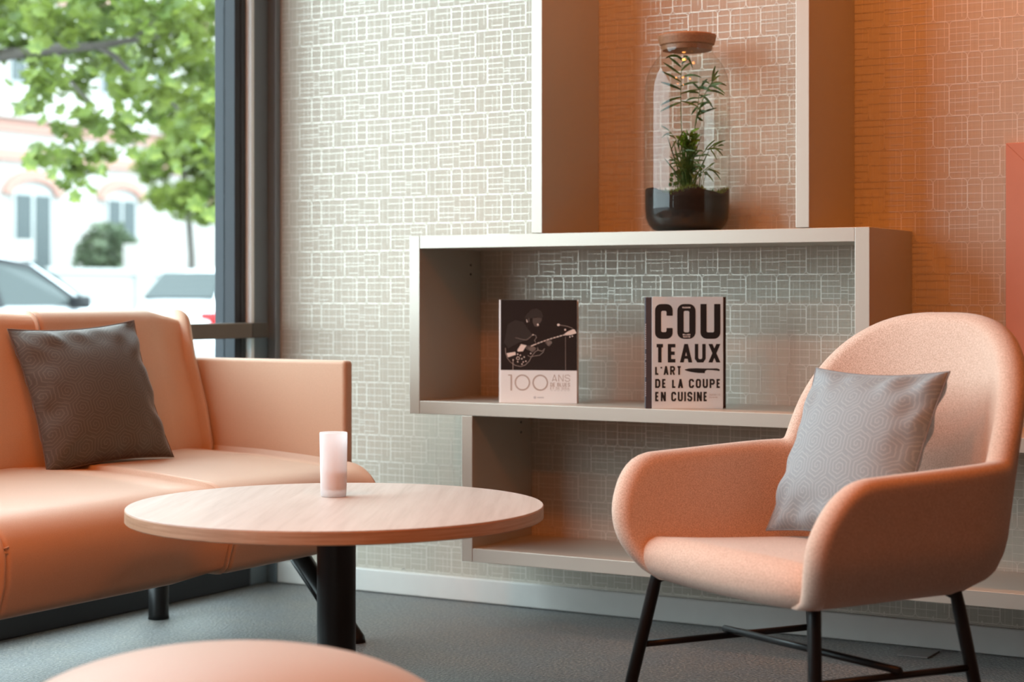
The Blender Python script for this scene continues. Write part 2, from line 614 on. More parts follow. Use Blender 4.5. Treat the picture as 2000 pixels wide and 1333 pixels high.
class MB:
    def __init__(self):
        self.v, self.f = [], []

    def add(self, v, f):
        o = len(self.v)
        self.v += [tuple(q) for q in v]
        self.f += [tuple(i + o for i in q) for q in f]

    def build(self, name, mat, parent=None, smooth=False):
        return link_mesh(name, self.v, self.f, mat, parent, smooth)


def puff(name, prof, y0, y1, r0, r1, mat, parent=None, nseg=6, ncol=4):
    """closed (x, z) outline swept along y, both ends rounded by insetting the outline"""
    P = np.array(prof, float)
    n = len(P)
    area = 0.5 * np.sum(P[:, 0] * np.roll(P[:, 1], -1) - np.roll(P[:, 0], -1) * P[:, 1])
    t = np.roll(P, -1, 0) - np.roll(P, 1, 0)
    t /= np.linalg.norm(t, axis=1)[:, None]
    nrm = np.stack([t[:, 1], -t[:, 0]], 1) * (1 if area > 0 else -1)
    rows = []
    for k in range(nseg + 1):
        a = k / nseg * math.pi / 2
        rows.append((y0 + r0 * (1 - math.sin(a)), r0 * (1 - math.cos(a))))
    for k in range(1, ncol):
        rows.append((y0 + r0 + (y1 - r1 - y0 - r0) * k / ncol, 0))
    for k in range(nseg + 1):
        a = (1 - k / nseg) * math.pi / 2
        rows.append((y1 - r1 * (1 - math.sin(a)), r1 * (1 - math.cos(a))))
    rows_sorted = rows[:nseg + 1][::-1] + rows[nseg + 1:]
    v = []
    for y, ins in rows_sorted:
        q = P - nrm * ins
        v += [(a, y, b) for a, b in q]
    f = grid_faces(len(rows_sorted), n, close_c=True)
    f.append(tuple(range(n)))
    f.append(tuple(range((len(rows_sorted) - 1) * n, len(rows_sorted) * n))[::-1])
    o = link_mesh(name, v, f, mat, parent, True)
    bm = bmesh.new()
    bm.from_mesh(o.data)
    bmesh.ops.recalc_face_normals(bm, faces=bm.faces[:])
    bm.to_mesh(o.data)
    bm.free()
    return o


def arc(cx, cz, r, a0, a1, n=6, rz=None):
    rz = rz or r
    return [(cx + r * math.cos(math.radians(a0 + (a1 - a0) * i / (n - 1))),
             cz + rz * math.sin(math.radians(a0 + (a1 - a0) * i / (n - 1)))) for i in range(n)]


# ------------------------------------------------------------------ room
structure(box('floor', (WIN_X - 0.14, ROOM_Y0 - 0.1, -0.12), (ROOM_X1 + 0.1, WALL_Y + 0.1, 0.0), M['carpet'], bevel=0))
structure(box('ceiling', (WIN_X - 0.14, ROOM_Y0 - 0.1, CEIL_Z), (ROOM_X1 + 0.1, WALL_Y + 0.1, CEIL_Z + 0.12), M['ceiling'], bevel=0))
wall_back = structure(box('wall_back', (WIN_X - 0.14, WALL_Y, -0.12), (ROOM_X1 + 0.1, WALL_Y + 0.15, CEIL_Z + 0.12), M['wallpaper'], bevel=0))
structure(box('wall_right', (ROOM_X1, ROOM_Y0 - 0.1, -0.12), (ROOM_X1 + 0.12, WALL_Y, CEIL_Z + 0.12), M['paint_warm'], bevel=0))
structure(box('wall_left', (WIN_X - 0.13, -2.15, 0.0), (WIN_X, 0.4, CEIL_Z), M['paint_warm'], bevel=0))
structure(box('wall_front', (WIN_X - 0.14, ROOM_Y0 - 0.15, -0.12), (ROOM_X1 + 0.12, ROOM_Y0, CEIL_Z + 0.12), M['paint_warm'], bevel=0))
bb = box('baseboard_back', (WIN_X + 0.03, WALL_Y - 0.015, 0.002), (ROOM_X1, WALL_Y, 0.066), M['baseboard'], bevel=0.003)
structure(bb)

# printed foil lines of the wallpaper: a repeat of rounded blocks with a tartan of finer lines in each
wp = MB()
ROW_H, ROW_Z0 = 0.0749, 1.1204
WL, WM, WS = 0.1208, 0.0825, 0.0347
PERIOD = WL + 2 * WM + WS
YL = WALL_Y - 0.0006


def strip(x0, z0, x1, z1):
    wp.add([(x0, YL, z0), (x1, YL, z0), (x1, YL, z1), (x0, YL, z1)], [(0, 1, 2, 3)])


def ring(x0, z0, x1, z1, t, r):
    def loop(i):
        rr = max(r - i, 0.0008)
        pts = []
        for cx, cz, a0 in ((x1 - i - rr, z1 - i - rr, 0), (x0 + i + rr, z1 - i - rr, 90), (x0 + i + rr, z0 + i + rr, 180), (x1 - i - rr, z0 + i + rr, 270)):
            for k in range(5):
                a = math.radians(a0 + 22.5 * k)
                pts.append((cx + rr * math.cos(a), YL, cz + rr * math.sin(a)))
        return pts
    a, b = loop(0.0), loop(t)
    n = len(a)
    wp.add(a + b, [(i, (i + 1) % n, n + (i + 1) % n, n + i) for i in range(n)])


FINE = 0.0011
# (orientation, position, from, to) in block fractions
BLOCKS = {
    'M0': [('v', .35, 0, 1), ('v', .14, 0, 1), ('v', .66, 0, .65), ('v', .84, .1, 1), ('h', .25, .35, .97), ('h', .52, 0, 1), ('h', .77, .33, 1)],
    'M1': [('v', .33, 0, 1), ('v', .12, .3, .75), ('v', .63, 0, .75), ('v', .86, .2, 1), ('h', .26, 0, .63), ('h', .5, 0, 1), ('h', .78, 0, 1)],
    'S': [('h', .24, 0, 1), ('h', .52, 0, 1), ('h', .8, 0, .9)],
    'L0': [('v', .42, 0, 1), ('v', .58, 0, 1), ('v', .14, .25, 1), ('v', .27, 0, .6), ('v', .73, 0, .55), ('v', .88, .4, 1),
           ('h', .2, 0, .42), ('h', .36, 0, .58), ('h', .47, .42, .58), ('h', .6, 0, .42), ('h', .78, 0, .4), ('h', .14, .58, .87), ('h', .34, .58, 1), ('h', .56, .42, 1), ('h', .84, .58, 1)],
    'L1': [('v', .40, 0, 1), ('v', .57, 0, 1), ('v', .12, 0, .7), ('v', .26, .3, 1), ('v', .74, .45, 1), ('v', .86, 0, .8),
           ('h', .16, .1, .4), ('h', .42, 0, .4), ('h', .54, 0, .57), ('h', .8, 0, .57), ('h', .24, .57, 1), ('h', .44, .4, 1), ('h', .66, .57, .9), ('h', .86, .57, 1)],
}
wx0, wx1 = WIN_X + 0.034, -0.55
for row in range(-15, 20):
    z0 = ROW_Z0 + row * ROW_H
    z1 = z0 + ROW_H
    if z1 < 0.07 or z0 > 2.1:
        continue
    z0c = max(z0, 0.067)
    odd = row % 2 == 0            # rows with an S block at -1.3709
    # x of the left edge of an L block
    base = -1.2543 if odd else -1.4139
    kk = math.floor((wx0 - base) / PERIOD) - 1
    x = base + kk * PERIOD
    vi = row % 4
    while x < wx1:
        for nm, w in (('L0' if vi in (0, 3) else 'L1', WL), ('M0', WM), ('S', WS), ('M1', WM)):
            a, b2 = x, x + w
            x += w
            if b2 < wx0 + 0.004 or a > wx1:
                continue
            a = max(a, wx0)
            ring(a, z0c, b2, z1, 0.00115, 0.010)
            h = z1 - z0
            for o, p, s, e in BLOCKS[nm]:
                if o == 'v':
                    xx = b2 - w + p * w
                    zz0, zz1 = z0 + s * h + 0.001, z0 + e * h - 0.001
                    if xx < wx0 + 0.003 or zz1 < z0c + 0.004:
                        continue
                    fine = 0.0007 if p in (.14, .12, .27, .26, .73, .74) else FINE
                    strip(xx - fine / 2, max(zz0, z0c), xx + fine / 2, zz1)
                else:
                    zz = z0 + p * h
                    xs, xe = max(b2 - w + s * w + 0.001, wx0), b2 - w + e * w - 0.001
                    if zz < z0c + 0.003 or xe < xs + 0.003:
                        continue
                    strip(xs, zz - FINE * .6, xe, zz + FINE * .6)
wl = wp.build('wallpaper_line', M['foil'], wall_back)
wl['kind'] = 'stuff'

# window wall: glazing from floor to ceiling in an anthracite frame
win = structure(empty('window_1', (WIN_X, 0, 0)))


def wbox(name, lo, hi, mat, bevel=0.002):
    o = box(name, (lo[0] - WIN_X, lo[1], lo[2]), (hi[0] - WIN_X, hi[1], hi[2]), mat, win, bevel)
    return o


YW0 = 0.401
wbox('corner_post', (WIN_X - 0.13, 4.090, 0.0), (WIN_X, WALL_Y, CEIL_Z), M['alu_grey'], 0.003)
wbox('corner_strip', (WIN_X, 4.168, 0.0), (WIN_X + 0.032, WALL_Y, CEIL_Z), M['alu_grey'], 0.003)
wbox('frame_strip', (WIN_X - 0.05, 4.0755, 0.10), (WIN_X + 0.014, 4.0895, CEIL_Z - 0.08), M['daylit_white'], 0.001)  # added pale strip, stands in for the daylit reveal of the post
wbox('frame_strip', (WIN_X - 0.04, 4.052, 0.10), (WIN_X - 0.004, 4.0735, CEIL_Z - 0.08), M['gasket_black'], 0.001)
wbox('side_frame', (WIN_X - 0.08, 4.026, 0.10), (WIN_X - 0.006, 4.0515, CEIL_Z - 0.08), M['alu_dark'], 0.002)
wbox('bottom_frame', (WIN_X - 0.12, YW0, 0.0), (WIN_X, 4.0895, 0.10), M['alu_dark'], 0.004)
wbox('top_frame', (WIN_X - 0.12, YW0, CEIL_Z - 0.08), (WIN_X, 4.0895, CEIL_Z), M['alu_dark'], 0.004)
wbox('side_frame', (WIN_X - 0.10, YW0, 0.10), (WIN_X - 0.006, YW0 + 0.06, CEIL_Z - 0.08), M['alu_dark'], 0.003)
wbox('pane', (WIN_X - 0.048, YW0 + 0.06, 0.10), (WIN_X - 0.042, 4.026, CEIL_Z - 0.08), M['window_glass'], 0)
wbox('guard_rail', (WIN_X, YW0, 0.722), (WIN_X + 0.055, 4.03, 0.765), M['rail'], 0.003)
wbox('rail_end', (WIN_X, 4.0302, 0.722), (WIN_X + 0.055, 4.105, 0.765), M['rail_end'], 0.003)
win2 = structure(empty('added_window_2', (WIN_X, -2.6, 0)))  # unseen window, added so the wallpaper lines at far right catch daylight
for nm, lo, hi in (('bottom_frame', (-.12, -.5, 0), (0, 0.449, .16)), ('top_frame', (-.12, -.5, CEIL_Z - .08), (0, 0.449, CEIL_Z)),
                   ('side_frame', (-.1, -.5, .16), (-.006, -.44, CEIL_Z - .08)), ('side_frame', (-.1, 0.389, .16), (-.006, 0.449, CEIL_Z - .08))):
    box(nm, lo, hi, M['alu_dark'], win2, 0.003)
box('pane', (-.048, -.44, .16), (-.042, 0.389, CEIL_Z - .08), M['window_glass'], win2, 0)

# ------------------------------------------------------------------ wall shelf unit
SF = 3.883                     # front plane
ZT = 0.998                     # top of the middle box
B = 0.033                      # board thickness


def hole_pair(parent, x, y, zs):
    for z in zs:
        v, f = tube_data([(x - 0.0005, y, z), (x + 0.0012, y, z)], 0.0032, 10)
        link_mesh('peg_hole', v, f, M['hole'], parent)


YB = WALL_Y - 0.001            # back edges of the boards
# middle box
mid = tag(empty('wall_shelf', (-1.966, WALL_Y, 0.536)),
          'wide champagne lacquered wall shelf box holding two books, jar on top', 'shelf', 'open wall shelf boxes')


def sbox(parent, name, lo, hi, bevel=0.0012):
    l = parent.location
    return box(name, [lo[i] - l[i] for i in range(3)], [hi[i] - l[i] for i in range(3)], M['lacquer'], parent, bevel)


sbox(mid, 'side_panel', (-2.589, SF, 0.536), (-2.5575, YB, ZT))
sbox(mid, 'side_panel', (-1.3795, SF, 0.536), (-1.3445, YB, ZT))
sbox(mid, 'top_board', (-2.5571, SF + .0005, ZT - B), (-1.3799, YB, ZT))
sbox(mid, 'bottom_board', (-2.5571, SF + .0005, 0.536), (-1.3799, YB, 0.5695))
hole_pair(mid, -2.5571 + 1.966, 4.135 - WALL_Y, [0.926 - .536, 0.901 - .536])
# lower box
low = tag(empty('wall_shelf', (-1.5, WALL_Y, 0.163)),
          'lowest wall shelf box, hung under the book shelf and running behind the armchair', 'shelf', 'open wall shelf boxes')
ZL = 0.5355
sbox(low, 'side_panel', (-2.4285, SF, 0.163), (-2.3965, YB, ZL))
sbox(low, 'bottom_board', (-2.3961, SF + .0005, 0.163), (-0.6004, YB, 0.1975))
sbox(low, 'side_panel', (-0.60, SF, 0.163), (-0.566, YB, ZL))
sbox(low, 'top_board', (-1.3441, SF + .0005, ZL - .033), (-0.6004, YB, ZL))
hole_pair(low, -2.3961 + 1.5, 4.13 - WALL_Y, [0.505 - .163, 0.478 - .163])
# tall open box above
up = tag(empty('wall_shelf', (-1.855, WALL_Y, ZT + 0.0008)),
         'tall open wall shelf box framing the glass jar, standing on the book shelf', 'shelf', 'open wall shelf boxes')
sbox(up, 'side_panel', (-2.2225, SF + .0006, ZT + 0.0012), (-2.1925, YB, 2.45))
sbox(up, 'side_panel', (-1.5215, SF + .0006, ZT + 0.0012), (-1.4885, YB, 2.45))
sbox(up, 'top_board', (-2.1921, SF + .001, 2.416), (-1.5219, YB, 2.449))

# terracotta framed panel at the right
pf = tag(empty('framed_panel', (-0.80, WALL_Y, 0.62)), 'terracotta panel with mitred frame on the patterned wall', 'picture')
px0, px1, pz0, pz1, pw, pt = -1.113 + .8, 0.313, 0.0, 0.577, 0.075, 0.028


def mitre(name, o4, i4):
    v = [(x, -pt, z) for x, z in o4 + i4] + [(x, -0.001, z) for x, z in o4 + i4]
    # o4 = two outer points, i4 = two inner points
    f = [(0, 1, 2, 3), (7, 6, 5, 4), (0, 4, 5, 1), (1, 5, 6, 2), (2, 6, 7, 3), (3, 7, 4, 0)]
    bm = bmesh.new()
    bv = [bm.verts.new(q) for q in v]
    for q in f:
        bm.faces.new([bv[i] for i in q])
    bmesh.ops.recalc_face_normals(bm, faces=bm.faces[:])
    bmesh.ops.bevel(bm, geom=bm.edges[:], offset=0.0008, segments=1, affect='EDGES')
    from_bm(name, bm, M['terracotta'], pf)


mitre('frame_rail', [(px0, pz1), (px1, pz1)], [(px1 - pw, pz1 - pw), (px0 + pw, pz1 - pw)])
mitre('frame_rail', [(px0, pz0), (px1, pz0)], [(px1 - pw, pz0 + pw), (px0 + pw, pz0 + pw)])
mitre('frame_stile', [(px0, pz0), (px0, pz1)], [(px0 + pw, pz1 - pw), (px0 + pw, pz0 + pw)])
mitre('frame_stile', [(px1, pz0), (px1, pz1)], [(px1 - pw, pz1 - pw), (px1 - pw, pz0 + pw)])
box('backing_board', (px0 + pw - .002, -0.014, pz0 + pw - .002), (px1 - pw + .002, -0.001, pz1 - pw + .002), M['terracotta_in'], pf, 0)

# small plate on the carpet by the baseboard
pl = box('floor_plate', (-0.037, -0.048, 0), (0.037, 0.048, 0.004), M['plate'], None, 0.0015)
pl.location = (-1.303, 4.108, 0.0)
tag(pl, 'small flat grey plate on the carpet by the baseboard behind the armchair', 'floor plate')

# ------------------------------------------------------------------ sofa
sofa = tag(empty('sofa', (-2.84, 2.7, 0)), 'orange tan upholstered sofa with thin arm panel under the window', 'sofa')


def sofa_local(prof):
    return [(x + 2.84, z) for x, z in prof]


seat_prof = ([(-3.10, 0.245), (-2.75, 0.232)] + arc(-2.542, 0.260, 0.030, -95, -5, 5)
             + [(-2.499, 0.30)] + arc(-2.597, 0.340, 0.100, 2, 84, 9, 0.092) + [(-2.72, 0.443), (-2.86, 0.452), (-3.0, 0.455), (-3.10, 0.455)])
for a, b2, r0, r1 in ((1.74, 2.40, 0.03, 0.011), (2.40, 3.065, 0.011, 0.011), (3.065, 3.624, 0.011, 0.014)):
    puff('seat_cushion', sofa_local(seat_prof), a - 2.7, b2 - 2.7, r0, r1, M['sofa'], sofa)
back_prof = ([(-3.16, 0.30), (-3.03, 0.30), (-3.005, 0.46), (-3.025, 0.56), (-3.065, 0.69)]
             + arc(-3.121, 0.768, 0.040, 12, 150, 8) + [(-3.175, 0.72), (-3.185, 0.5)])
for a, b2, r0, r1 in ((1.78, 2.40, 0.03, 0.011), (2.40, 3.065, 0.011, 0.011), (3.065, 3.616, 0.011, 0.034)):
    puff('back_cushion', sofa_local(back_prof), a - 2.7, b2 - 2.7, r0, r1, M['sofa'], sofa, nseg=7)
for a, b2 in ((3.618, 3.655), (1.725, 1.762)):
    bm = bmesh.new()
    bm_box(bm, (-3.19 + 2.84, a - 2.7, 0.30), (-2.605 + 2.84, b2 - 2.7, 0.681), 0.010, 4)
    from_bm('arm_panel', bm, M['sofa'], sofa, True)
# stitched pinches at the seams
for y, x, z in ((3.065, -3.118, 0.8015), (2.40, -3.118, 0.8015), (2.40, -2.506, 0.372), (3.065, -2.506, 0.372)):
    pts = [(x + 2.84 + 0.004 * math.cos(k * 1.3), y - 2.7 + 0.006 * (k - 3) / 3 * (1 if k % 2 else -1), z - 0.006 * k * 0.4) for k in range(7)]
    tube('seam_stitch', pts, 0.0016, M['sofa'], sofa, 6)
for y in (3.556, 1.84):
    tube('leg', [(-3.156 + 2.84, y - 2.7, 0.0), (-3.156 + 2.84, y - 2.7, 0.012), (-3.156 + 2.84, y - 2.7, 0.26)], [0.0275, 0.0262, 0.0262], M['metal_black'], sofa, 20)
    tube('leg', [(-2.528 + 2.84, y - 2.7, 0.0), (-2.528 + 2.84, y - 2.7, 0.002), (-2.745 + 2.84, y - 2.7, 0.25)], [0.0255, 0.0255, 0.0255], M['metal_black'], sofa, 20)


# ------------------------------------------------------------------ scatter pillows
def pillow(name, h, thick, loc, R, mat, seam_mat, seed, hv=None):
    root = empty(name, loc)
    root.rotation_euler = R
    r = np.random.default_rng(seed)
    n = 34
    hv = hv or h
    uu = np.linspace(-1, 1, n)
    ph = r.uniform(0, 6.28, 12)

    def outline(u, v):
        # corners stay out, edge middles pull in
        kx = 1 - 0.075 * (1 - v * v) ** 1.0
        kz = 1 - 0.075 * (1 - u * u) ** 1.0
        return u * h * kx, v * hv * kz
    verts, uvs = [], []
    for side in (-1, 1):
        for v in uu:
            for u in uu:
                x, z = outline(u, v)
                d = thick * ((1 - abs(u) ** 2.2) * (1 - abs(v) ** 2.2)) ** 0.55
                e = min(1 - abs(u), 1 - abs(v))
                wr = 0.006 * math.exp(-((e - 0.16) / 0.14) ** 2)
                wv = sum(math.sin((u * math.cos(ph[k]) + v * math.sin(ph[k])) * (6 + 2.2 * k) + ph[k + 6]) for k in range(5))
                rad = math.sin(math.atan2(v, u) * 17 + ph[3]) * max(0, math.hypot(u, v) - 0.75)
                d = d + (wr * wv * 0.4 + 0.012 * rad) * (1 if e > 0.02 else 0)
                verts.append((x, side * max(d, 0.0008), z))
                uvs.append((u * h * 5, v * hv * 5))
    f = grid_faces(n, n)
    N2 = n * n
    faces = [q for q in f] + [tuple(i + N2 for i in q)[::-1] for q in f]
    # stitch the rims together
    rim = [i for i in range(n)] + [n * k + n - 1 for k in range(1, n)] + [n * (n - 1) + k for k in range(n - 2, -1, -1)] + [n * k for k in range(n - 2, 0, -1)]
    for a, b3 in zip(rim, rim[1:] + rim[:1]):
        faces.append((b3, a, a + N2, b3 + N2))
    o = link_mesh('cover', verts, faces, mat, root, True)
    uvl = o.data.uv_layers.new(name='UVMap')
    for lp in o.data.loops:
        uvl.data[lp.index].uv = uvs[lp.vertex_index]
    pts = [outline(uu[i % n], uu[i // n]) for i in rim]
    tube('piping', [(x * 1.004, 0, z * 1.004) for x, z in pts] + [(pts[0][0] * 1.004, 0, pts[0][1] * 1.004)], 0.0016, seam_mat, root, 6)
    return root


def pil_rot(yaw, tilt, roll):
    Rz = Matrix.Rotation(yaw, 3, 'Z')
    Rx = Matrix.Rotation(tilt, 3, 'X')
    Ry = Matrix.Rotation(roll, 3, 'Y')
    return (Rz @ Rx @ Ry).to_euler()


p1 = pillow('scatter_pillow', 0.176, 0.062, (-2.968, 3.115, 0.611), pil_rot(1.36, -0.395, -0.05), M['pillow_brown'], M['piping'], 3)
tag(p1, 'dark taupe square pillow with hexagon print leaning on the sofa back', 'pillow', 'printed scatter pillows')
p2 = pillow('scatter_pillow', 0.163, 0.060, (-1.100, 3.100, 0.557), pil_rot(-0.43, -0.42, -0.015), M['pillow_grey'], M['piping_grey'], 5)
tag(p2, 'light grey square pillow with hexagon print propped in the armchair', 'pillow', 'printed scatter pillows')

# ------------------------------------------------------------------ round coffee table, candle
TX, TY, TR, TZ = -1.987, 2.733, 0.390, 0.450
table = tag(empty('coffee_table', (TX, TY, 0), math.radians(-62)), 'round oak topped coffee table on a black column', 'table')
lathe('table_top', [(0, TZ - .0005), (TR - 0.006, TZ - .0005), (TR - 0.0015, TZ - .0005), (TR - 0.0008, TZ - 0.0012), (TR - 0.0012, TZ - 0.002), (0, TZ - 0.002)],
      M['wood_top'], table, 120, smooth=False)
lathe('edge_band', [(0, TZ - 0.0022), (TR - 0.001, TZ - 0.0022), (TR, TZ - 0.0032), (TR, TZ - 0.0235), (TR - 0.0015, TZ - 0.025), (0, TZ - 0.025)], M['wood_edge'], table, 120, smooth=False)
lathe('column', [(0.0365, 0.010), (0.0365, 0.418), (0.0365, 0.4248)], M['metal_black'], table, 48)
lathe('mounting_plate', [(0, 0.418), (0.09, 0.418), (0.09, 0.4247), (0, 0.4247)], M['metal_black'], table, 40, smooth=False)
lathe('base_plate', [(0, 0.0), (0.205, 0.0), (0.21, 0.003), (0.208, 0.008), (0.2, 0.0105), (0.0, 0.0105)], M['metal_black'], table, 64, smooth=False)

candle = tag(empty('candle_holder', (-2.068, 2.835, TZ)), 'tall frosted white glass candle holder on the round coffee table', 'candle holder')
lathe('glass', [(0, 0.0003), (0.0235, 0.0003), (0.0248, 0.002), (0.0254, 0.012), (0.0262, 0.06), (0.0272, 0.1235), (0.0267, 0.1252), (0.0258, 0.124),
                (0.0246, 0.06), (0.0238, 0.014), (0.0, 0.0125)], M['frosted'], candle, 48)
lathe('wax', [(0, 0.0135), (0.0228, 0.0145), (0.0234, 0.049), (0.021, 0.0496), (0, 0.0490)], M['wax'], candle, 40)
tube('wick', [(0, 0, 0.048), (0.0005, 0, 0.054), (0.0015, 0.0005, 0.059)], 0.0006, M['hole'], candle, 6)

# ------------------------------------------------------------------ pouf in the foreground
pouf = tag(empty('pouf', (-1.4326, 1.7405, 0)), 'round terracotta upholstered pouf before the coffee table, mostly below the picture', 'pouf')
prof = []
Rp, hp, nn = 0.33, 0.193, 2.42
zc = 0.203
for k in range(0, 41):
    a = -math.pi / 2 + math.pi * k / 40
    ca, sa = math.cos(a), math.sin(a)
    prof.append((Rp * max(ca, 0) ** (2 / nn), zc + hp * math.copysign(abs(sa) ** (2 / nn), sa)))
prof[0] = (0, zc - hp)
prof[-1] = (0, zc + hp)
lathe('cushion', prof, M['pouf'], pouf, 72)
for ang in range(4):
    a = ang * math.pi / 2 + 0.5
    tube('foot', [(0.16 * math.cos(a), 0.16 * math.sin(a), 0), (0.16 * math.cos(a), 0.16 * math.sin(a), 0.022)], 0.014, M['metal_black'], pouf, 14)


# ------------------------------------------------------------------ armchair
CP = dict(w=.275, wf=.275, fa=.29, fb=-.02, rb=.22, nexp=2.3, zb=.33, harm=.525, hup=.03, hb=.79, Lb=.31,
          lean=.08, flare=.22, thick=.05, rcor=.10, bot=.06, pull=.055, sw=.272, sf=.285, sz=.405, sb=.325, bow=.02)


def chair_shell(P, nu=141, nh=16, ncap=8):
    w, fa, fb, rb, n = P['w'], P['fa'], P['fb'], P['rb'], P['nexp']
    th = np.linspace(0, np.pi, 401)
    ex = -w * np.sign(np.cos(th)) * np.abs(np.cos(th)) ** (2 / n)
    ef = fb - rb * np.abs(np.sin(th)) ** (2 / n)
    m = 60
    s1 = np.linspace(fa, fb, m, endpoint=False)
    wq = np.linspace(P['wf'], w, m, endpoint=False)
    px = np.concatenate([-wq, ex, wq[::-1]])
    pf_ = np.concatenate([s1, ef, s1[::-1]])
    L = np.concatenate([[0], np.cumsum(np.hypot(np.diff(px), np.diff(pf_)))])
    T = L[-1]
    L = L - T / 2

    def plan(l):
        x = np.interp(l, L, px)
        f = np.interp(l, L, pf_) + np.where(np.abs(l) > T / 2, np.abs(l) - T / 2, 0)
        lc = np.clip(l, -T / 2, T / 2)
        e = .012
        a, b_ = np.clip(lc + e, -T / 2, T / 2), np.clip(lc - e, -T / 2, T / 2)
        tx, tf = np.interp(a, L, px) - np.interp(b_, L, px), np.interp(a, L, pf_) - np.interp(b_, L, pf_)
        q = np.hypot(tx, tf)
        return x, f, tf / q, -tx / q

    def rimz(l):
        a = np.abs(l)
        arm = P['harm'] + P['hup'] * (1 - a / (T / 2))
        q = np.clip(a / P['Lb'], 0, 1)
        back = P['zb'] + (P['hb'] - P['zb']) * (1 - q ** 2.9) ** (1 / 2.2)
        back = np.where(a < P['Lb'], back, P['zb'])
        z = 0.5 * (arm + back + np.sqrt((arm - back) ** 2 + .035 ** 2))
        dd = np.clip((T / 2 - a) / P['rcor'], 0, 1)
        return P['zb'] + (z - P['zb']) * (1 - (1 - dd) ** 2.4) ** (1 / 2.4)
    s = np.linspace(-1, 1, nu)
    ld = np.linspace(-T / 2, T / 2, 4001)
    zz = rimz(ld)
    arcl = np.concatenate([[0], np.cumsum(np.hypot(np.diff(ld), np.diff(zz)))])
    l = np.interp((s + 1) / 2 * arcl[-1], arcl, ld)
    zr = np.interp(l, ld, zz)
    zr[0] = zr[-1] = P['zb']
    tl, tz = np.gradient(l), np.gradient(zr)
    q = np.hypot(tl, tz)
    nl, nz = -tz / q, tl / q
    nl[0], nz[0], nl[-1], nz[-1] = -1, 0, 1, 0

    def place(l, z, off):
        x, f, nx, nf = plan(l)
        back = np.clip(-nf, 0, 1)
        side = 1 - back
        hz = z - P['zb']
        k = np.clip(hz / .10, 0, 1)
        o = off - (1 - np.sqrt(np.clip(1 - (1 - k) ** 2, 0, 1))) * P['bot'] + P['flare'] * (hz - .15) * side + P['lean'] * (hz - .1) * back
        endn = np.clip((np.abs(l) - (T / 2 - .14)) / .14, 0, 1)
        pull = np.clip(1 - hz / .14, 0, 1) ** 2 * P['pull'] * endn
        return np.stack([x + nx * o, f + nf * o - pull, z], -1)
    t = P['thick']
    rows = []
    hs = np.linspace(0, 1, nh) ** 0.8
    for h in hs:
        rows.append(place(l, P['zb'] + (zr - P['zb']) * h, t / 2))
    for a in np.linspace(0, np.pi, ncap + 2)[1:-1]:
        rows.append(place(l + nl * t / 2 * np.sin(a) * .8, zr + nz * t / 2 * np.sin(a) * .8, t / 2 * np.cos(a)))
    for h in hs[::-1]:
        rows.append(place(l, np.maximum(P['zb'] + (zr - P['zb']) * h, P['zb']), -t / 2))
    return np.array(rows)


def chair_seat(P, ns=45):
    sw, sf, zt, zb = P['sw'], P['sf'], P['sz'], P['sb']
    r = (zt - zb) / 2
    pr = [(f, zb + .022 * min(1, max(0, (sf - r * 1.1 - f) / .06))) for f in np.linspace(-.15, sf - r * 1.1, 14)]
    pr += [(sf - r * 1.1 + r * 1.1 * np.cos(a), zb + r + r * np.sin(a)) for a in np.linspace(-np.pi / 2, np.pi / 2, 15)[1:-1]]
    pr += [(f, zt - .018 * ((sf - f) / .45)) for f in np.linspace(sf - r * 1.1, -.15, 12)]
    pr = np.array(pr)
    mid = (zt + zb) / 2
    V = []
    for q in np.linspace(-1, 1, ns):
        k = abs(q)
        s_ = .25 + .75 * np.sqrt(max(0, 1 - k ** 6))
        z = mid + (pr[:, 1] - mid) * s_
        z = np.where(pr[:, 1] < mid, z, z + .006 * (1 - k * k))
        f = pr[:, 0] - P['bow'] * k * k - .03 * k ** 8 * np.clip((pr[:, 0] - sf + .1) / .1, 0, 1)
        wid = np.interp(pr[:, 0], [-.15, .05, .19, .25], [.52, .74, .82, .90])
        if q < 0:                       # the far end wraps out to the arm front
            wid = wid * np.interp(pr[:, 0], [.12, .25], [1.0, 1.13])
        V.append(np.stack([q * sw * wid, f, z], -1))
    return np.array(V)


CH_O = (-1.119, 3.053)
CH_S = np.array([0.886, -0.463])       # sitter's side nearer the camera
CH_F = np.array([-0.463, -0.886])      # facing direction
chair = tag(empty('armchair', (CH_O[0], CH_O[1], 0)), 'salmon fabric lounge armchair with rounded shell and black metal legs', 'armchair')


def cl(V):
    V = np.asarray(V, float)
    return np.stack([V[..., 0] * CH_S[0] + V[..., 1] * CH_F[0], V[..., 0] * CH_S[1] + V[..., 1] * CH_F[1], V[..., 2]], -1)


V = cl(chair_shell(CP))
nr, nc = V.shape[:2]
faces = grid_faces(nr, nc)
faces.append(tuple(range(nc)))                                   # underside
verts = V.reshape(-1, 3)
bm = bmesh.new()
bv = [bm.verts.new(q) for q in verts]
for q in faces:
    try:
        bm.faces.new([bv[i] for i in q])
    except ValueError:
        pass
bmesh.ops.remove_doubles(bm, verts=bm.verts[:], dist=1e-5)
from_bm('shell', bm, M['chair'], chair, True)
V = cl(chair_seat(CP))
nr, nc = V.shape[:2]
f = grid_faces(nr, nc, close_c=True)
f.append(tuple(range(nc)))
f.append(tuple(range((nr - 1) * nc, nr * nc))[::-1])
bm = bmesh.new()
bv = [bm.verts.new(q) for q in V.reshape(-1, 3)]
for q in f:
    bm.faces.new([bv[i] for i in q])
from_bm('seat', bm, M['chair'], chair, True)
legs = {'fl': ((-.212, .24, .338), (-.282, .287, 0)), 'fr': ((.172, .205, .338), (.222, .245, 0)),
        'rl': ((-.185, -.10, .338), (-.235, -.165, 0)), 'rr': ((.205, -.085, .338), (.262, -.125, 0))}
at_z = {}
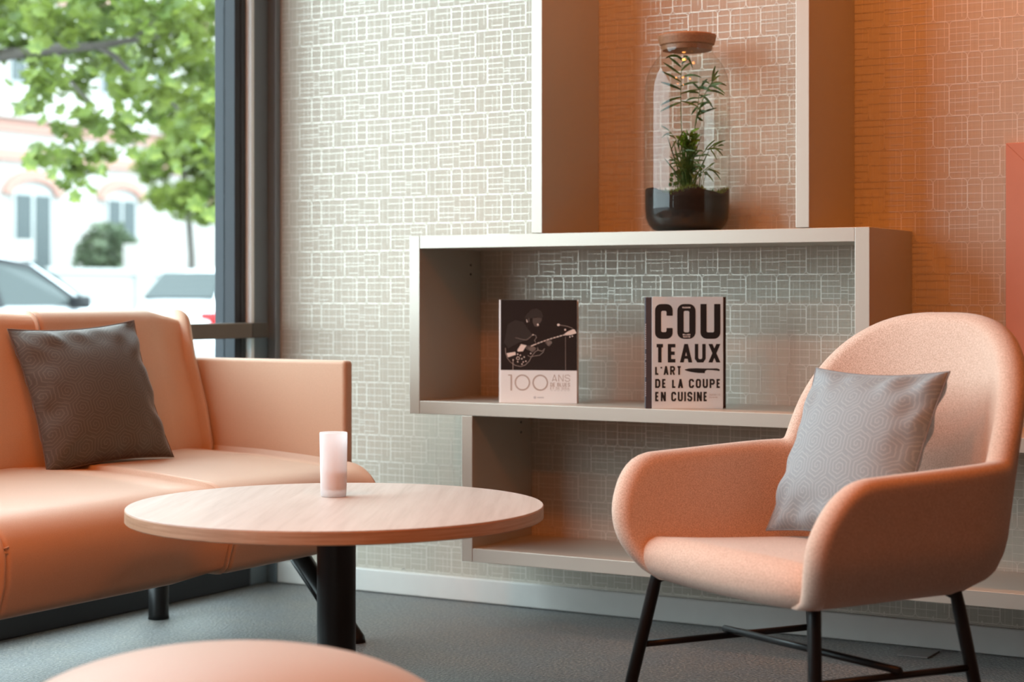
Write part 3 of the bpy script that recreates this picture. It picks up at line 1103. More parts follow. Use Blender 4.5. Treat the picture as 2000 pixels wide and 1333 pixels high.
for k, (a, b2) in legs.items():
    a, b2 = np.array(a), np.array(b2)
    mid1 = a + (b2 - a) * 0.10
    top_in = a + np.array([-.03 * np.sign(a[0]), -.02 * np.sign(a[1]), 0.0])
    pts = [top_in, a + (top_in - a) * .45, a + (b2 - a) * .03, mid1, b2]
    tube('leg', [Vector(p) for p in cl(np.array(pts))], 0.0116, M['metal_black'], chair, 16)
    t = (a[2] - 0.205) / a[2]
    at_z[k] = a + (b2 - a) * t
    g = cl(np.array([b2, b2 + np.array([0, 0, .006])]))
    tube('glide', [Vector(p) for p in g], 0.0122, M['metal_black'], chair, 14)
for a, b2 in (('fl', 'rl'), ('fr', 'rr')):
    tube('stretcher', [Vector(p) for p in cl(np.array([at_z[a], at_z[b2]]))], 0.0062, M['metal_black'], chair, 12)
m1_, m2_ = (at_z['fl'] + at_z['rl']) / 2, (at_z['fr'] + at_z['rr']) / 2
d = (m2_ - m1_) / np.linalg.norm(m2_ - m1_)
tube('cross_bar', [Vector(p) for p in cl(np.array([m1_ - d * .012 + [0, 0, .011], m2_ + d * .012 + [0, 0, .011]]))], 0.0066, M['metal_black'], chair, 12)

# ------------------------------------------------------------------ flat print: stroke lettering
G = {
    'A': [[(0, 0), (.5, 1), (1, 0)], [(.2, .3), (.8, .3)]],
    'B': [[(0, 0), (0, 1), (.7, 1), (.95, .88), (.95, .65), (.7, .53), (0, .53)], [(.7, .53), (1, .4), (1, .12), (.7, 0), (0, 0)]],
    'C': [[(1, .72), (1, .84), (.78, 1), (.22, 1), (0, .84), (0, .16), (.22, 0), (.78, 0), (1, .16), (1, .28)]],
    'D': [[(0, 0), (0, 1), (.65, 1), (1, .82), (1, .18), (.65, 0), (0, 0)]],
    'E': [[(1, 1), (0, 1), (0, 0), (1, 0)], [(0, .5), (.88, .5)]],
    'I': [[(.5, 0), (.5, 1)]],
    'L': [[(0, 1), (0, 0), (1, 0)]],
    'N': [[(0, 0), (0, 1), (1, 0), (1, 1)]],
    'O': [[(.22, 1), (0, .84), (0, .16), (.22, 0), (.78, 0), (1, .16), (1, .84), (.78, 1), (.22, 1)]],
    'P': [[(0, 0), (0, 1), (.75, 1), (1, .86), (1, .58), (.75, .44), (0, .44)]],
    'R': [[(0, 0), (0, 1), (.75, 1), (1, .86), (1, .6), (.75, .47), (0, .47)], [(.5, .47), (1, 0)]],
    'S': [[(1, .74), (1, .85), (.78, 1), (.22, 1), (0, .85), (0, .66), (.2, .54), (.8, .44), (1, .32), (1, .15), (.78, 0), (.22, 0), (0, .15), (0, .26)]],
    'T': [[(0, 1), (1, 1)], [(.5, 1), (.5, 0)]],
    'U': [[(0, 1), (0, .16), (.22, 0), (.78, 0), (1, .16), (1, 1)]],
    'X': [[(0, 0), (1, 1)], [(0, 1), (1, 0)]],
    "'": [[(.3, .78), (.7, 1)]],
    'M': [[(0, 0), (0, 1), (.5, .35), (1, 1), (1, 0)]],
    'H': [[(0, 0), (0, 1)], [(1, 0), (1, 1)], [(0, .5), (1, .5)]],
}
CNT = [0]


def ribbon(mb, pts, t, y):
    """flat stroke of width t with mitred joints, in the (x, z) plane at depth y"""
    CNT[0] += 1
    pts = [np.array(p, float) for p in pts]
    closed = np.allclose(pts[0], pts[-1])
    if closed:
        pts = pts[:-1]
    n = len(pts)
    Ls, Rs = [], []
    for i in range(n):
        pa = pts[(i - 1) % n] if (closed or i > 0) else None
        pb = pts[(i + 1) % n] if (closed or i < n - 1) else None
        da = (pts[i] - pa) / np.linalg.norm(pts[i] - pa) if pa is not None else None
        db = (pb - pts[i]) / np.linalg.norm(pb - pts[i]) if pb is not None else None
        if da is None:
            nrm, k = np.array([-db[1], db[0]]), 1
        elif db is None:
            nrm, k = np.array([-da[1], da[0]]), 1
        else:
            n1, n2 = np.array([-da[1], da[0]]), np.array([-db[1], db[0]])
            nrm = n1 + n2
            ln = np.linalg.norm(nrm)
            nrm = nrm / ln if ln > 1e-6 else n1
            k = min(1 / max(nrm @ n1, .3), 2.6)
        Ls.append(pts[i] + nrm * k * t / 2)
        Rs.append(pts[i] - nrm * k * t / 2)
    yy = y - (CNT[0] % 7) * 0.000004
    v = [(p[0], yy, p[1]) for p in Ls] + [(p[0], yy, p[1]) for p in Rs]
    m = n if closed else n - 1
    mb.add(v, [(i, (i + 1) % n, n + (i + 1) % n, n + i) for i in range(m)])


def smooth_corner(pts, k=3):
    return pts


def glyph(mb, ch, x0, x1, z0, z1, t, y):
    w, h = x1 - x0, z1 - z0
    if ch in 'ANX':
        def quad(*p):
            CNT[0] += 1
            poly(mb, p, y - (CNT[0] % 7) * 0.000004)
        xc, k = (x0 + x1) / 2, t * 1.1
        if ch == 'A':
            quad((x0, z0), (x0 + k, z0), (xc + t * .52, z1), (xc - t * .52, z1))
            quad((x1 - k, z0), (x1, z0), (xc + t * .52, z1), (xc - t * .52, z1))
            zb_ = z0 + h * .2
            quad((x0 + w * .2, zb_), (x1 - w * .2, zb_), (x1 - w * .2, zb_ + t * .85), (x0 + w * .2, zb_ + t * .85))
        elif ch == 'N':
            quad((x0, z0), (x0 + t, z0), (x0 + t, z1), (x0, z1))
            quad((x1 - t, z0), (x1, z0), (x1, z1), (x1 - t, z1))
            quad((x0, z1), (x1 - k, z0), (x1, z0), (x0 + k, z1))
        else:
            k = t * 1.2
            quad((x0, z0), (x0 + k, z0), (x1, z1), (x1 - k, z1))
            quad((x1 - k, z0), (x1, z0), (x0 + k, z1), (x0, z1))
        return
    for pl_ in G[ch]:
        q = []
        for u, v in pl_:
            ix = t / 2 if ch not in 'AX' else t * .62
            iz = t / 2
            zv = z0 + iz + v * (h - 2 * iz)
            if v in (0, 1) and ch in "AXTNIRPUHM" and not (ch == 'T' and v == 1) and not (ch in 'PRU' and v == (1 if ch in 'PR' else 0)):
                zv = z0 if v == 0 else z1
            q.append((x0 + ix + u * (w - 2 * ix), zv))
        ribbon(mb, q, t, y)


WID = {'I': .28, "'": .28, ' ': .45, 'M': 1.25, 'E': .82, 'L': .8}


def line_text(mb, s, x0, x1, z0, z1, t, y, gap=.28):
    h = z1 - z0
    tot = sum(WID.get(c, 1.0) for c in s) + gap * (len(s) - 1)
    k = (x1 - x0) / tot
    x = x0
    for c in s:
        w = WID.get(c, 1.0) * k
        if c != ' ':
            if c == 'I':
                glyph(mb, c, x + w / 2 - t / 2 - 1e-4, x + w / 2 + t / 2 + 1e-4, z0, z1, t, y)
            else:
                glyph(mb, c, x, x + w, z0, z1, t, y)
        x += w + gap * k


def poly(mb, pts, y):
    mb.add([(a, y, b_) for a, b_ in pts], [tuple(range(len(pts)))])


def disc(mb, cx, cz, rx, rz, y, n=16):
    poly(mb, [(cx + rx * math.cos(2 * math.pi * k / n), cz + rz * math.sin(2 * math.pi * k / n)) for k in range(n)], y)


# ------------------------------------------------------------------ book 1: blues and soul
BW, BH, BT = 0.198, 0.2625, 0.022
b1 = tag(empty('hardcover_book', (-2.334, 3.920, 0.5696), math.atan2(0.060, 0.189)),
         'hardcover book on blues with a dark guitarist photo, cream lower cover', 'book', 'books facing out on the shelf')
box('front_cover', (0, 0, 0), (BW, 0.0028, BH), M['book_cream'], b1, 0.0006)
box('spine', (-0.0045, 0.0008, 0), (0.0003, BT, BH), M['ink_white'], b1, 0.0006)
box('back_cover', (0, BT - .0028, 0), (BW, BT, BH), M['book_cream'], b1, 0.0006)
box('page_block', (0.002, 0.0029, 0.003), (BW - .005, BT - .0029, BH - .003), M['pages'], b1, 0)


def c1(X, Y):      # measured on the cover, 4 px to one picture px
    return ((X - 160) / 588 * BW, BH * (1 - (Y - 104) / 808))


def c1p(u, v):     # finer measurement of the photo part
    return c1((970 + u / 8.886 - 940) * 4, (580 + v / 8.886 - 560) * 4)


mb = MB()
poly(mb, [c1(160, 655), c1(748, 655), c1(748, 104), c1(160, 104)], -0.0003)
mb.build('photo_print', M['book_black'], b1)
mb = MB()     # player in the dark: hat, jacket
poly(mb, [c1p(*p) for p in [(500, 370), (540, 300), (620, 220), (710, 205), (790, 250), (820, 340), (790, 372), (700, 352), (600, 378)]], -0.00042)
poly(mb, [c1p(*p) for p in [(210, 480), (340, 410), (480, 440), (560, 560), (640, 660), (560, 740), (400, 800), (220, 900), (150, 800)]], -0.00042)
mb.build('photo_figure', M['ink_hat'], b1)['kind'] = 'stuff'
mb = MB()     # face and hands
poly(mb, [c1p(*p) for p in [(640, 370), (720, 360), (800, 372), (790, 420), (770, 455), (745, 470), (755, 505), (715, 525), (670, 510), (640, 440)]], -0.00046)
disc(mb, *c1p(575, 405), 0.0022, 0.006, -0.00046)
poly(mb, [c1p(*p) for p in [(525, 850), (620, 850), (700, 890), (690, 930), (640, 960), (540, 920), (510, 890)]], -0.00046)
poly(mb, [c1p(*p) for p in [(870, 740), (960, 760), (970, 800), (930, 860), (900, 850), (850, 800)]], -0.00046)
mb.build('photo_face', M['ink_skin'], b1)['kind'] = 'stuff'
mb = MB()     # mid tones: guitar outline, frets, fingers
ribbon(mb, [c1p(*p) for p in [(340, 712), (430, 735), (530, 755), (600, 700), (640, 655), (690, 670), (705, 710), (670, 760), (690, 790)]], .0009, -0.00050)
ribbon(mb, [c1p(*p) for p in [(170, 890), (175, 980), (205, 1070), (260, 1140), (340, 1195), (430, 1215), (510, 1190), (580, 1120), (620, 1040), (680, 960), (730, 925), (725, 880)]], .0011, -0.00050)
ribbon(mb, [c1p(*p) for p in [(730, 925), (800, 945), (845, 900), (820, 960), (760, 1015), (690, 1025), (600, 1045), (555, 1020)]], .0009, -0.00050)
ribbon(mb, [c1p(*p) for p in [(300, 1280), (303, 1110)]], .0014, -0.00050)
ribbon(mb, [c1p(*p) for p in [(1200, 690), (1202, 1275)]], .0007, -0.00050)
ribbon(mb, [c1p(*p) for p in [(1100, 490), (1230, 510), (1320, 545)]], .0010, -0.00050)
for k in range(4):
    ribbon(mb, [c1p(880 + k * 22, 770), c1p(905 + k * 20, 850 - 14 * k)], .0011, -0.0005)
    ribbon(mb, [c1p(560 + k * 30, 880 - 4 * k), c1p(640 + k * 16, 965 - 20 * k)], .0009, -0.0005)
mb.build('photo_outline', M['ink_mid'], b1)['kind'] = 'stuff'
mb = MB()     # bright parts
poly(mb, [c1p(*p) for p in [(440, 825), (535, 845), (500, 900), (470, 950), (385, 955), (375, 930)]], -0.00054)
poly(mb, [c1p(*p) for p in [(190, 985), (340, 960), (350, 1010), (215, 1055)]], -0.00054)
poly(mb, [c1p(*p) for p in [(1185, 640), (1240, 600), (1330, 560), (1360, 570), (1385, 630), (1290, 660), (1200, 668)]], -0.00054)
ribbon(mb, [c1p(610, 858), c1p(720, 812), c1p(850, 762), c1p(1000, 712), c1p(1195, 655)], .0024, -0.00054)
disc(mb, *c1p(1080, 487), 0.0035, 0.003, -0.00054)
disc(mb, *c1p(1195, 572), 0.0024, 0.0024, -0.00054)
disc(mb, *c1p(728, 485), 0.0024, 0.003, -0.00056)
ribbon(mb, [c1p(535, 395), c1p(548, 445)], .002, -0.00056)
ribbon(mb, [c1p(388 + 26 * math.cos(k * math.pi / 6), 1070 + 26 * math.sin(k * math.pi / 6)) for k in range(13)], .0012, -0.00054)
for p in ((382, 1000), (428, 1018), (382, 1132), (494, 1048), (452, 1080), (478, 1135), (522, 1122), (456, 1172), (606, 985), (303, 1100), (1275, 695), (1318, 683), (645, 660)):
    disc(mb, *c1p(*p), 0.0017, 0.0017, -0.00054, 10)
mb.build('photo_highlight', M['ink_pale'], b1)['kind'] = 'stuff'
mb = MB()
for k in range(9):
    u = 700 + k * 55
    v = 818 - (u - 700) * 0.333
    poly(mb, [c1p(u, v - 15), c1p(u + 13, v - 19), c1p(u + 20, v + 8), c1p(u + 7, v + 12)], -0.00062)
mb.build('photo_fret', M['book_black'], b1)['kind'] = 'stuff'
mb = MB()
Y1 = -0.0003
ribbon(mb, [c1(217, 694), c1(247, 694)], .0026, Y1)
ribbon(mb, [c1(242, 690), c1(242, 816)], .0036, Y1 - .0001)
for cx in (328, 466):
    ribbon(mb, [c1(cx + 55 * math.cos(2 * math.pi * k / 40), 752 + 58 * math.sin(2 * math.pi * k / 40)) for k in range(41)], .0033, Y1)
line_text(mb, 'ANS', c1(556, 0)[0], c1(694, 0)[0], c1(0, 741)[1], c1(0, 688)[1], .0014, Y1)
line_text(mb, 'DE BLUES', c1(544, 0)[0], c1(694, 0)[0], c1(0, 780)[1], c1(0, 751)[1], .0013, Y1, .3)
line_text(mb, 'ET DE SOUL', c1(544, 0)[0], c1(694, 0)[0], c1(0, 803)[1], c1(0, 784)[1], .0007, Y1, .3)
mb.build('cover_text', M['ink_taupe'], b1)['kind'] = 'stuff'
mb = MB()
for k in range(6):
    x = 545 + k * 26
    ribbon(mb, [c1(x, 812), c1(x + 16, 812)], .0009, Y1)
disc(mb, *c1(425, 868), .0035, .0035, Y1, 14)
ribbon(mb, [c1(442, 868), c1(494, 868)], .0032, Y1)
mb.build('publisher_mark', M['ink_grey'], b1)['kind'] = 'stuff'

# ------------------------------------------------------------------ book 2: knives
W2, H2, T2 = 0.1718, 0.2702, 0.030
b2o = tag(empty('hardcover_book', (-1.893, 3.8925, 0.5696), YAW), 'white hardcover book with bold black knife lettering and charcoal spine', 'book', 'books facing out on the shelf')
box('front_cover', (0, 0, 0), (W2, 0.003, H2), M['book_white'], b2o, 0.0006)
box('spine', (-0.0155, 0.0015, 0), (-0.0002, T2, H2 - .0005), M['book_navy'], b2o, 0.0015)
box('back_cover', (0, T2 - .003, 0), (W2 + 0.010, T2, H2 - .0003), M['book_brown'], b2o, 0.0006)
box('page_block', (0.0005, 0.0032, 0.003), (W2 + 0.001, T2 - .0032, H2 - .003), M['pages'], b2o, 0)


def c2(X, Y):
    return ((X - 1292) / 556 * W2, H2 * (1 - (Y - 84) / 876))


mb = MB()
YT = -0.0003


def rrect(x0, x1, y0, y1, r, n=6, corners=(1, 1, 1, 1)):
    """rounded outline in cover coordinates (y down), clockwise from top left"""
    pts = []
    for cx, cy, a0, on in ((x0 + r, y0 + r, 180, corners[0]), (x1 - r, y0 + r, 270, corners[1]), (x1 - r, y1 - r, 0, corners[2]), (x0 + r, y1 - r, 90, corners[3])):
        for k in range(n):
            a = math.radians(a0 + 90 * k / (n - 1))
            pts.append((cx + r * math.cos(a), cy + r * math.sin(a)) if on else
                       (x0 if a0 in (180, 90) else x1, y0 if a0 in (180, 270) else y1))
    return pts


def band(o, i, skip=()):
    n = len(o)
    v = [(*c2(*p), 0) for p in o + i]
    mb.add([(a, YT, b_) for a, b_, _ in v], [(k, (k + 1) % n, n + (k + 1) % n, n + k) for k in range(n) if k not in skip])


# C: outer and inner rounded rectangles, opened on the right
band(rrect(1316, 1454, 140, 413, 48), rrect(1364, 1406, 194, 360, 12), skip=(11,))
for ya, yb in ((188, 232), (328, 365)):
    poly(mb, [c2(1406, yb), c2(1454, yb), c2(1454, ya), c2(1406, ya)], YT - .00001)
band(rrect(1490, 1633, 140, 413, 52), rrect(1540, 1584, 194, 362, 12))
ou, iu = rrect(1671, 1827, 140, 413, 50, corners=(0, 0, 1, 1)), rrect(1719, 1778, 140, 362, 12, corners=(0, 0, 1, 1))
band(ou, iu, skip=tuple(range(5, 6)))
for chh, xa, xb in (('T', 1315, 1392), ('E', 1416, 1489), ('A', 1511, 1607), ('U', 1627, 1712), ('X', 1733, 1827)):
    xa_, xb_ = c2(xa, 0)[0], c2(xb, 0)[0]
    glyph(mb, chh, xa_, xb_, c2(0, 598)[1], c2(0, 453)[1], .0083, YT)
line_text(mb, "L'ART", c2(1317, 0)[0], c2(1524, 0)[0], c2(0, 695)[1], c2(0, 626)[1], .0041, YT, .30)
line_text(mb, 'DE LA COUPE', c2(1317, 0)[0], c2(1830, 0)[0], c2(0, 798)[1], c2(0, 727)[1], .0043, YT, .32)
line_text(mb, 'EN CUISINE', c2(1317, 0)[0], c2(1727, 0)[0], c2(0, 902)[1], c2(0, 828)[1], .0043, YT, .30)
mb.build('cover_lettering', M['ink_black'], b2o)['kind'] = 'stuff'
mb = MB()
poly(mb, [c2(*p) for p in [(1545, 654), (1580, 645), (1640, 643), (1710, 645), (1760, 645), (1800, 644), (1818, 650), (1823, 657), (1818, 666),
                           (1800, 662), (1760, 658), (1722, 657), (1708, 665), (1705, 682), (1650, 680), (1600, 673), (1565, 664)]][::-1], YT)
mb.build('knife_silhouette', M['ink_black'], b2o)
mb = MB()
line_text(mb, 'MARION', c2(1530, 0)[0], c2(1592, 0)[0], c2(0, 174)[1], c2(0, 162)[1], .0010, YT - .00006, .3)
line_text(mb, 'MELANIE', c2(1533, 0)[0], c2(1594, 0)[0], c2(0, 386)[1], c2(0, 375)[1], .0010, YT - .00006, .3)
line_text(mb, 'MARTIN', c2(1536, 0)[0], c2(1590, 0)[0], c2(0, 403)[1], c2(0, 392)[1], .0010, YT - .00006, .3)
mb.build('author_name', M['ink_white'], b2o)['kind'] = 'stuff'
mb = MB()
line_text(mb, 'HACHETTE', c2(1746, 0)[0], c2(1826, 0)[0], c2(0, 858)[1], c2(0, 844)[1], .0006, YT, .4)
line_text(mb, 'CUISINE', c2(1746, 0)[0], c2(1806, 0)[0], c2(0, 876)[1], c2(0, 866)[1], .0005, YT, .4)
ribbon(mb, [c2(1741, 880), c2(1741, 838)], .0005, YT)
mb.build('publisher_mark', M['ink_grey'], b2o)['kind'] = 'stuff'
mb = MB()
for k in range(34):
    z = 0.03 + k * 0.0052
    if k in (7, 8, 16, 20, 21):
        continue
    ribbon(mb, [(-0.0148, z), (-0.0148, z + .0034)], .0011, 0.00125)
mb.build('spine_lettering', M['ink_white'], b2o)['kind'] = 'stuff'

# ------------------------------------------------------------------ terrarium
JX, JY, JZ = -1.868, 4.040, ZT
jar = tag(empty('terrarium', (JX, JY, JZ), YAW), 'tall glass jar terrarium with cork lid, palm seedling and dark soil', 'terrarium')
gp = [(0, 0.0015), (0.070, 0.0015), (0.085, 0.006), (0.097, 0.018), (0.104, 0.036), (0.106, 0.06), (0.1062, 0.2), (0.1058, 0.335), (0.1045, 0.362),
      (0.100, 0.386), (0.092, 0.408), (0.080, 0.426), (0.070, 0.437), (0.0655, 0.444), (0.0645, 0.452), (0.066, 0.459), (0.067, 0.463)]
lathe('glass_body', gp, M['jar_glass'], jar, 72)
lathe('cork_lid', [(0, 0.452), (0.0605, 0.452), (0.0625, 0.463), (0.0672, 0.466), (0.0715, 0.482), (0.0720, 0.4875), (0.070, 0.4905), (0.0, 0.4910)], M['cork'], jar, 56, smooth=False)


def soil_h(x, y):
    return 0.100 + 0.006 * math.sin(x * 60 + 1) + 0.004 * math.sin(y * 70 + x * 30) + 0.012 * math.exp(-((x / .04) ** 2 + (y / .05) ** 2))


# soil: filled body
nseg, nrad = 56, 10
v = []
sp = [(0.0, 0.004), (0.068, 0.004), (0.083, 0.0085), (0.0945, 0.020), (0.1012, 0.037), (0.1032, 0.060), (0.1035, 0.085)]
for r, z in sp:
    for k in range(nseg):
        a = 2 * math.pi * k / nseg
        v.append((r * math.cos(a), r * math.sin(a), z))
rows = len(sp)
for i in range(nrad + 1):
    r = 0.1035 * (1 - i / nrad)
    for k in range(nseg):
        a = 2 * math.pi * k / nseg
        x, y = r * math.cos(a), r * math.sin(a)
        v.append((x, y, soil_h(x, y) + random.uniform(-.0025, .0025) * (i > 0)))
bm = bmesh.new()
bv = [bm.verts.new(q) for q in v]
for q in grid_faces(rows + nrad + 1, nseg, close_c=True):
    bm.faces.new([bv[i] for i in q])
bmesh.ops.remove_doubles(bm, verts=bm.verts[:], dist=1e-5)
from_bm('soil', bm, M['soil'], jar, True)
# moss: many short blades
mb = MB()
for k in range(1500):
    if k < 900:
        x, y = random.gauss(0, .03), random.gauss(-0.01, .04)
    else:
        a = random.uniform(-2.4, 0.3)
        rr = random.uniform(.075, .101)
        x, y = rr * math.cos(a), rr * math.sin(a)
        if abs(x) < .05 or (x < 0 and random.random() < .7):
            continue
    if math.hypot(x, y) > .101:
        continue
    z = soil_h(x, y) - .001
    hgt, ang = random.uniform(.004, .013), random.uniform(0, 6.28)
    dx, dy = .0014 * math.cos(ang), .0014 * math.sin(ang)
    lx, ly = random.gauss(0, .002), random.gauss(0, .002)
    mb.add([(x - dx, y - dy, z), (x + dx, y + dy, z), (x + lx, y + ly, z + hgt)], [(0, 1, 2)])
ms = mb.build('moss', M['moss'], jar)
ms['kind'] = 'stuff'

PXM = 4.41 / 3492 / 3.1714            # metres per crop pixel of the jar study


def jp(u, v, dep=0.0):
    """crop pixel of the jar study -> local jar coordinates (x right, y away, z up)"""
    return Vector(((u - 322) * PXM, dep, (1268 - v) * PXM))


def blade(mb, p0, p1, sag, w, nrm=Vector((0, -1, 0)), n=7, fold=0.25):
    p0, p1 = Vector(p0), Vector(p1)
    mid = (p0 + p1) / 2 + Vector((0, 0, sag))
    pts = bez(p0, mid, p1, n)
    v = []
    for i, p in enumerate(pts):
        t = i / (n - 1)
        ww = w * (math.sin(math.pi * min(1, t * .88 + .08)) ** .8) * .5
        tg = (pts[min(i + 1, n - 1)] - pts[max(i - 1, 0)]).normalized()
        s = tg.cross(nrm)
        s = s.normalized() if s.length > 1e-5 else Vector((0, 0, 1))
        v += [p + s * ww + nrm * (-fold * ww), p, p - s * ww + nrm * (-fold * ww)]
    f = []
    for i in range(n - 1):
        a = i * 3
        f += [(a, a + 1, a + 4, a + 3), (a + 1, a + 2, a + 5, a + 4)]
    mb.add(v, f)


def jar_clip(p):
    r = math.hypot(p[0], p[1])
    lim = 0.1005 if p[2] < .36 else 0.1005 - (p[2] - .36) * .55
    if r > lim:
        return Vector((p[0] * lim / r, p[1] * lim / r, p[2]))
    return Vector(p)


def frond(name, stem, leaves, w, mat):
    """stem: crop points with depth; leaves: (u0, v0, u1, v1, sag px, depth of the tip)"""
    pts = [jar_clip(jp(*s)) for s in stem]
    P = []
    for i in range(len(pts) - 1):
        for k in range(4):
            P.append(pts[i].lerp(pts[i + 1], k / 4))
    P.append(pts[-1])
    n = len(P)
    st = tube(name, P, [0.0013 * (1 - .6 * i / n) for i in range(n)], M['stem'], jar, 6)
    for u0, v0, u1, v1, sag, dep in leaves:
        d0 = min(stem, key=lambda s: (s[0] - u0) ** 2 + (s[1] - v0) ** 2)
        d0 = d0[2] if len(d0) > 2 else 0
        m_ = MB()
        a_, b_ = jp(u0, v0, d0), jar_clip(jp(u1, v1, dep))
        nrm = Vector((random.uniform(-.35, .35), -1, random.uniform(-.3, .5))).normalized()
        blade(m_, a_, b_, sag * PXM, w * random.uniform(.85, 1.15), nrm)
        m_.build('leaflet', mat, st, True)
    return st


frond('palm_frond', [(298, 985, 0), (290, 800, -.004), (286, 640, -.008), (280, 500, -.012), (279, 380, -.014), (282, 270, -.014), (292, 205, -.012), (300, 165, -.01)],
      [(279, 285, 172, 205, 4, .0), (279, 330, 158, 268, 10, -.02), (278, 378, 150, 340, 8, -.04), (279, 425, 150, 480, 14, -.02), (279, 458, 155, 512, 12, .0),
       (281, 240, 200, 182, 8, -.03), (285, 218, 330, 180, 6, -.03), (283, 262, 345, 215, 18, -.02), (281, 306, 400, 312, 34, -.04), (280, 356, 388, 338, 14, -.03),
       (280, 405, 402, 378, 12, -.01), (280, 448, 385, 492, 12, -.03), (290, 200, 235, 160, 22, .0), (296, 175, 350, 245, 60, -.02), (292, 190, 165, 190, 42, -.03)],
      .0062, M['frond'])
frond('palm_frond', [(352, 985, .01), (362, 760, .006), (372, 600, .0), (385, 500, -.005), (392, 420, -.008), (402, 370, -.01), (430, 335, -.012), (470, 320, -.012)],
      [(392, 430, 320, 440, 18, .02), (390, 460, 330, 475, 26, .0), (388, 480, 350, 530, 8, .01), (388, 500, 450, 455, 10, -.04), (386, 520, 440, 520, 14, -.03),
       (384, 545, 420, 570, -4, .0), (386, 470, 470, 470, 18, -.03), (392, 430, 455, 420, 10, -.05), (395, 400, 335, 395, 14, .0), (398, 380, 350, 330, 10, .0),
       (402, 372, 470, 400, 18, -.04), (396, 410, 480, 500, 40, -.02), (380, 560, 400, 500, 4, -.03), (404, 366, 440, 318, 10, -.03), (382, 540, 500, 495, 14, -.02)],
      .0060, M['frond'])
frond('palm_frond', [(372, 600, .0), (400, 480, -.02), (430, 400, -.03), (462, 345, -.035), (480, 322, -.04)],
      [(466, 335, 576, 232, 16, -.035), (470, 330, 582, 262, 18, -.02), (462, 345, 586, 298, 18, -.05), (455, 352, 578, 362, 28, -.04), (448, 362, 552, 415, 26, -.05),
       (440, 372, 540, 352, 12, -.06), (430, 395, 545, 420, 30, -.03), (452, 350, 410, 330, 14, -.02), (440, 375, 380, 370, 14, -.01)],
      .0064, M['frond'])
frond('palm_frond', [(300, 985, -.01), (285, 850, -.03), (262, 760, -.045), (235, 690, -.055), (200, 645, -.055), (160, 615, -.05)],
      [(200, 645, 150, 612, 6, -.05), (215, 662, 152, 690, 26, -.06), (235, 690, 170, 665, 12, -.06), (250, 720, 290, 640, 6, -.05), (245, 700, 210, 760, 12, -.07), (262, 750, 250, 700, 4, -.06), (268, 780, 300, 690, 4, -.04)],
      .0042, M['frond'])
frond('palm_frond', [(350, 985, .0), (372, 880, -.02), (392, 800, -.035), (430, 755, -.05), (480, 745, -.055), (520, 725, -.055)],
      [(420, 760, 482, 700, 10, -.05), (445, 752, 530, 705, 16, -.05), (470, 745, 572, 702, 18, -.05), (495, 740, 560, 735, 12, -.06), (450, 755, 490, 825, 16, -.06),
       (470, 752, 535, 800, 22, -.06), (410, 770, 360, 770, 12, -.04), (400, 790, 450, 800, 14, -.06), (430, 762, 540, 765, 22, -.06)],
      .0042, M['frond'])
frond('palm_frond', [(340, 985, -.02), (400, 900, -.045), (440, 865, -.06), (470, 880, -.065)],
      [(420, 885, 512, 912, 26, -.06), (430, 875, 515, 950, 34, -.06), (410, 895, 470, 960, 24, -.06), (440, 868, 480, 840, 8, -.05), (400, 905, 380, 850, 4, -.05)],
      .0045, M['frond'])
frond('palm_frond', [(320, 985, -.02), (300, 900, -.045), (265, 850, -.06), (230, 830, -.06)],
      [(250, 840, 190, 825, 12, -.06), (262, 850, 198, 855, 18, -.06), (280, 865, 215, 870, 18, -.06), (275, 855, 220, 800, 4, -.06), (290, 880, 200, 800, 10, -.05), (290, 870, 240, 920, 16, -.06)],
      .0045, M['frond'])
# dense heart of upright blades, and a clump of broad bright leaves
mb = MB()
for k in range(70):
    u0 = 322 + random.gauss(0, 18)
    v1 = random.uniform(650, 900)
    u1 = u0 + random.gauss(0, 30) * (1 + (900 - v1) / 300)
    blade(mb, jp(u0, 980, random.uniform(-.02, .03)), jar_clip(jp(u1, v1, random.uniform(-.05, .03))), random.uniform(-10, 10) * PXM, random.uniform(.0025, .0045))
for k in range(60):
    a = random.uniform(0, 6.28)
    u0, v0 = 335 + random.gauss(0, 25), 850 + random.gauss(0, 45)
    blade(mb, jp(u0, v0, -.02), jar_clip(jp(u0 + 75 * math.cos(a), v0 - 55 * math.sin(a), -.02 - .03 * random.random())), 12 * PXM, .004)
gs = mb.build('grass_tuft', M['frond'], jar, True)
gs['kind'] = 'stuff'
mb = MB()
for k in range(46):
    u0, v0 = 325 + random.gauss(0, 32), 690 + random.gauss(0, 30)
    a = random.uniform(0, 6.28)
    blade(mb, jp(325 + (u0 - 325) * .4, v0 + 22, -.02), jar_clip(jp(u0 + 26 * math.cos(a), v0 - 18 * math.sin(a), -.045 + .02 * random.random())), 6 * PXM, .0105,
          Vector((random.uniform(-.5, .5), -1, random.uniform(-.2, .8))).normalized())
hs_ = mb.build('leaf_cluster', M['bright_leaf'], jar, True)
hs_['kind'] = 'stuff'
mb = MB()
for (u, v_, s) in ((215, 915, 13), (238, 905, 11), (212, 945, 13), (235, 970, 12), (258, 940, 14), (268, 925, 12), (250, 965, 12), (205, 975, 12), (392, 880, 12), (410, 862, 11), (425, 905, 12), (388, 915, 12)):
    c = jp(u, v_, -.055)
    poly_ = [(c.x + s * PXM * math.cos(k * .785), c.y + .002 * math.sin(k * 1.57), c.z + s * 1.1 * PXM * math.sin(k * .785)) for k in range(8)]
    mb.add(poly_, [tuple(range(8))])
    v2, f2 = tube_data([c, jp(u + (240 - u) * .5 if u < 300 else u + (380 - u) * .5, 990, -.05)], .0006, 5)
    mb.add(v2, f2)
mb.build('small_round_leaf', M['frond'], jar)['kind'] = 'stuff'

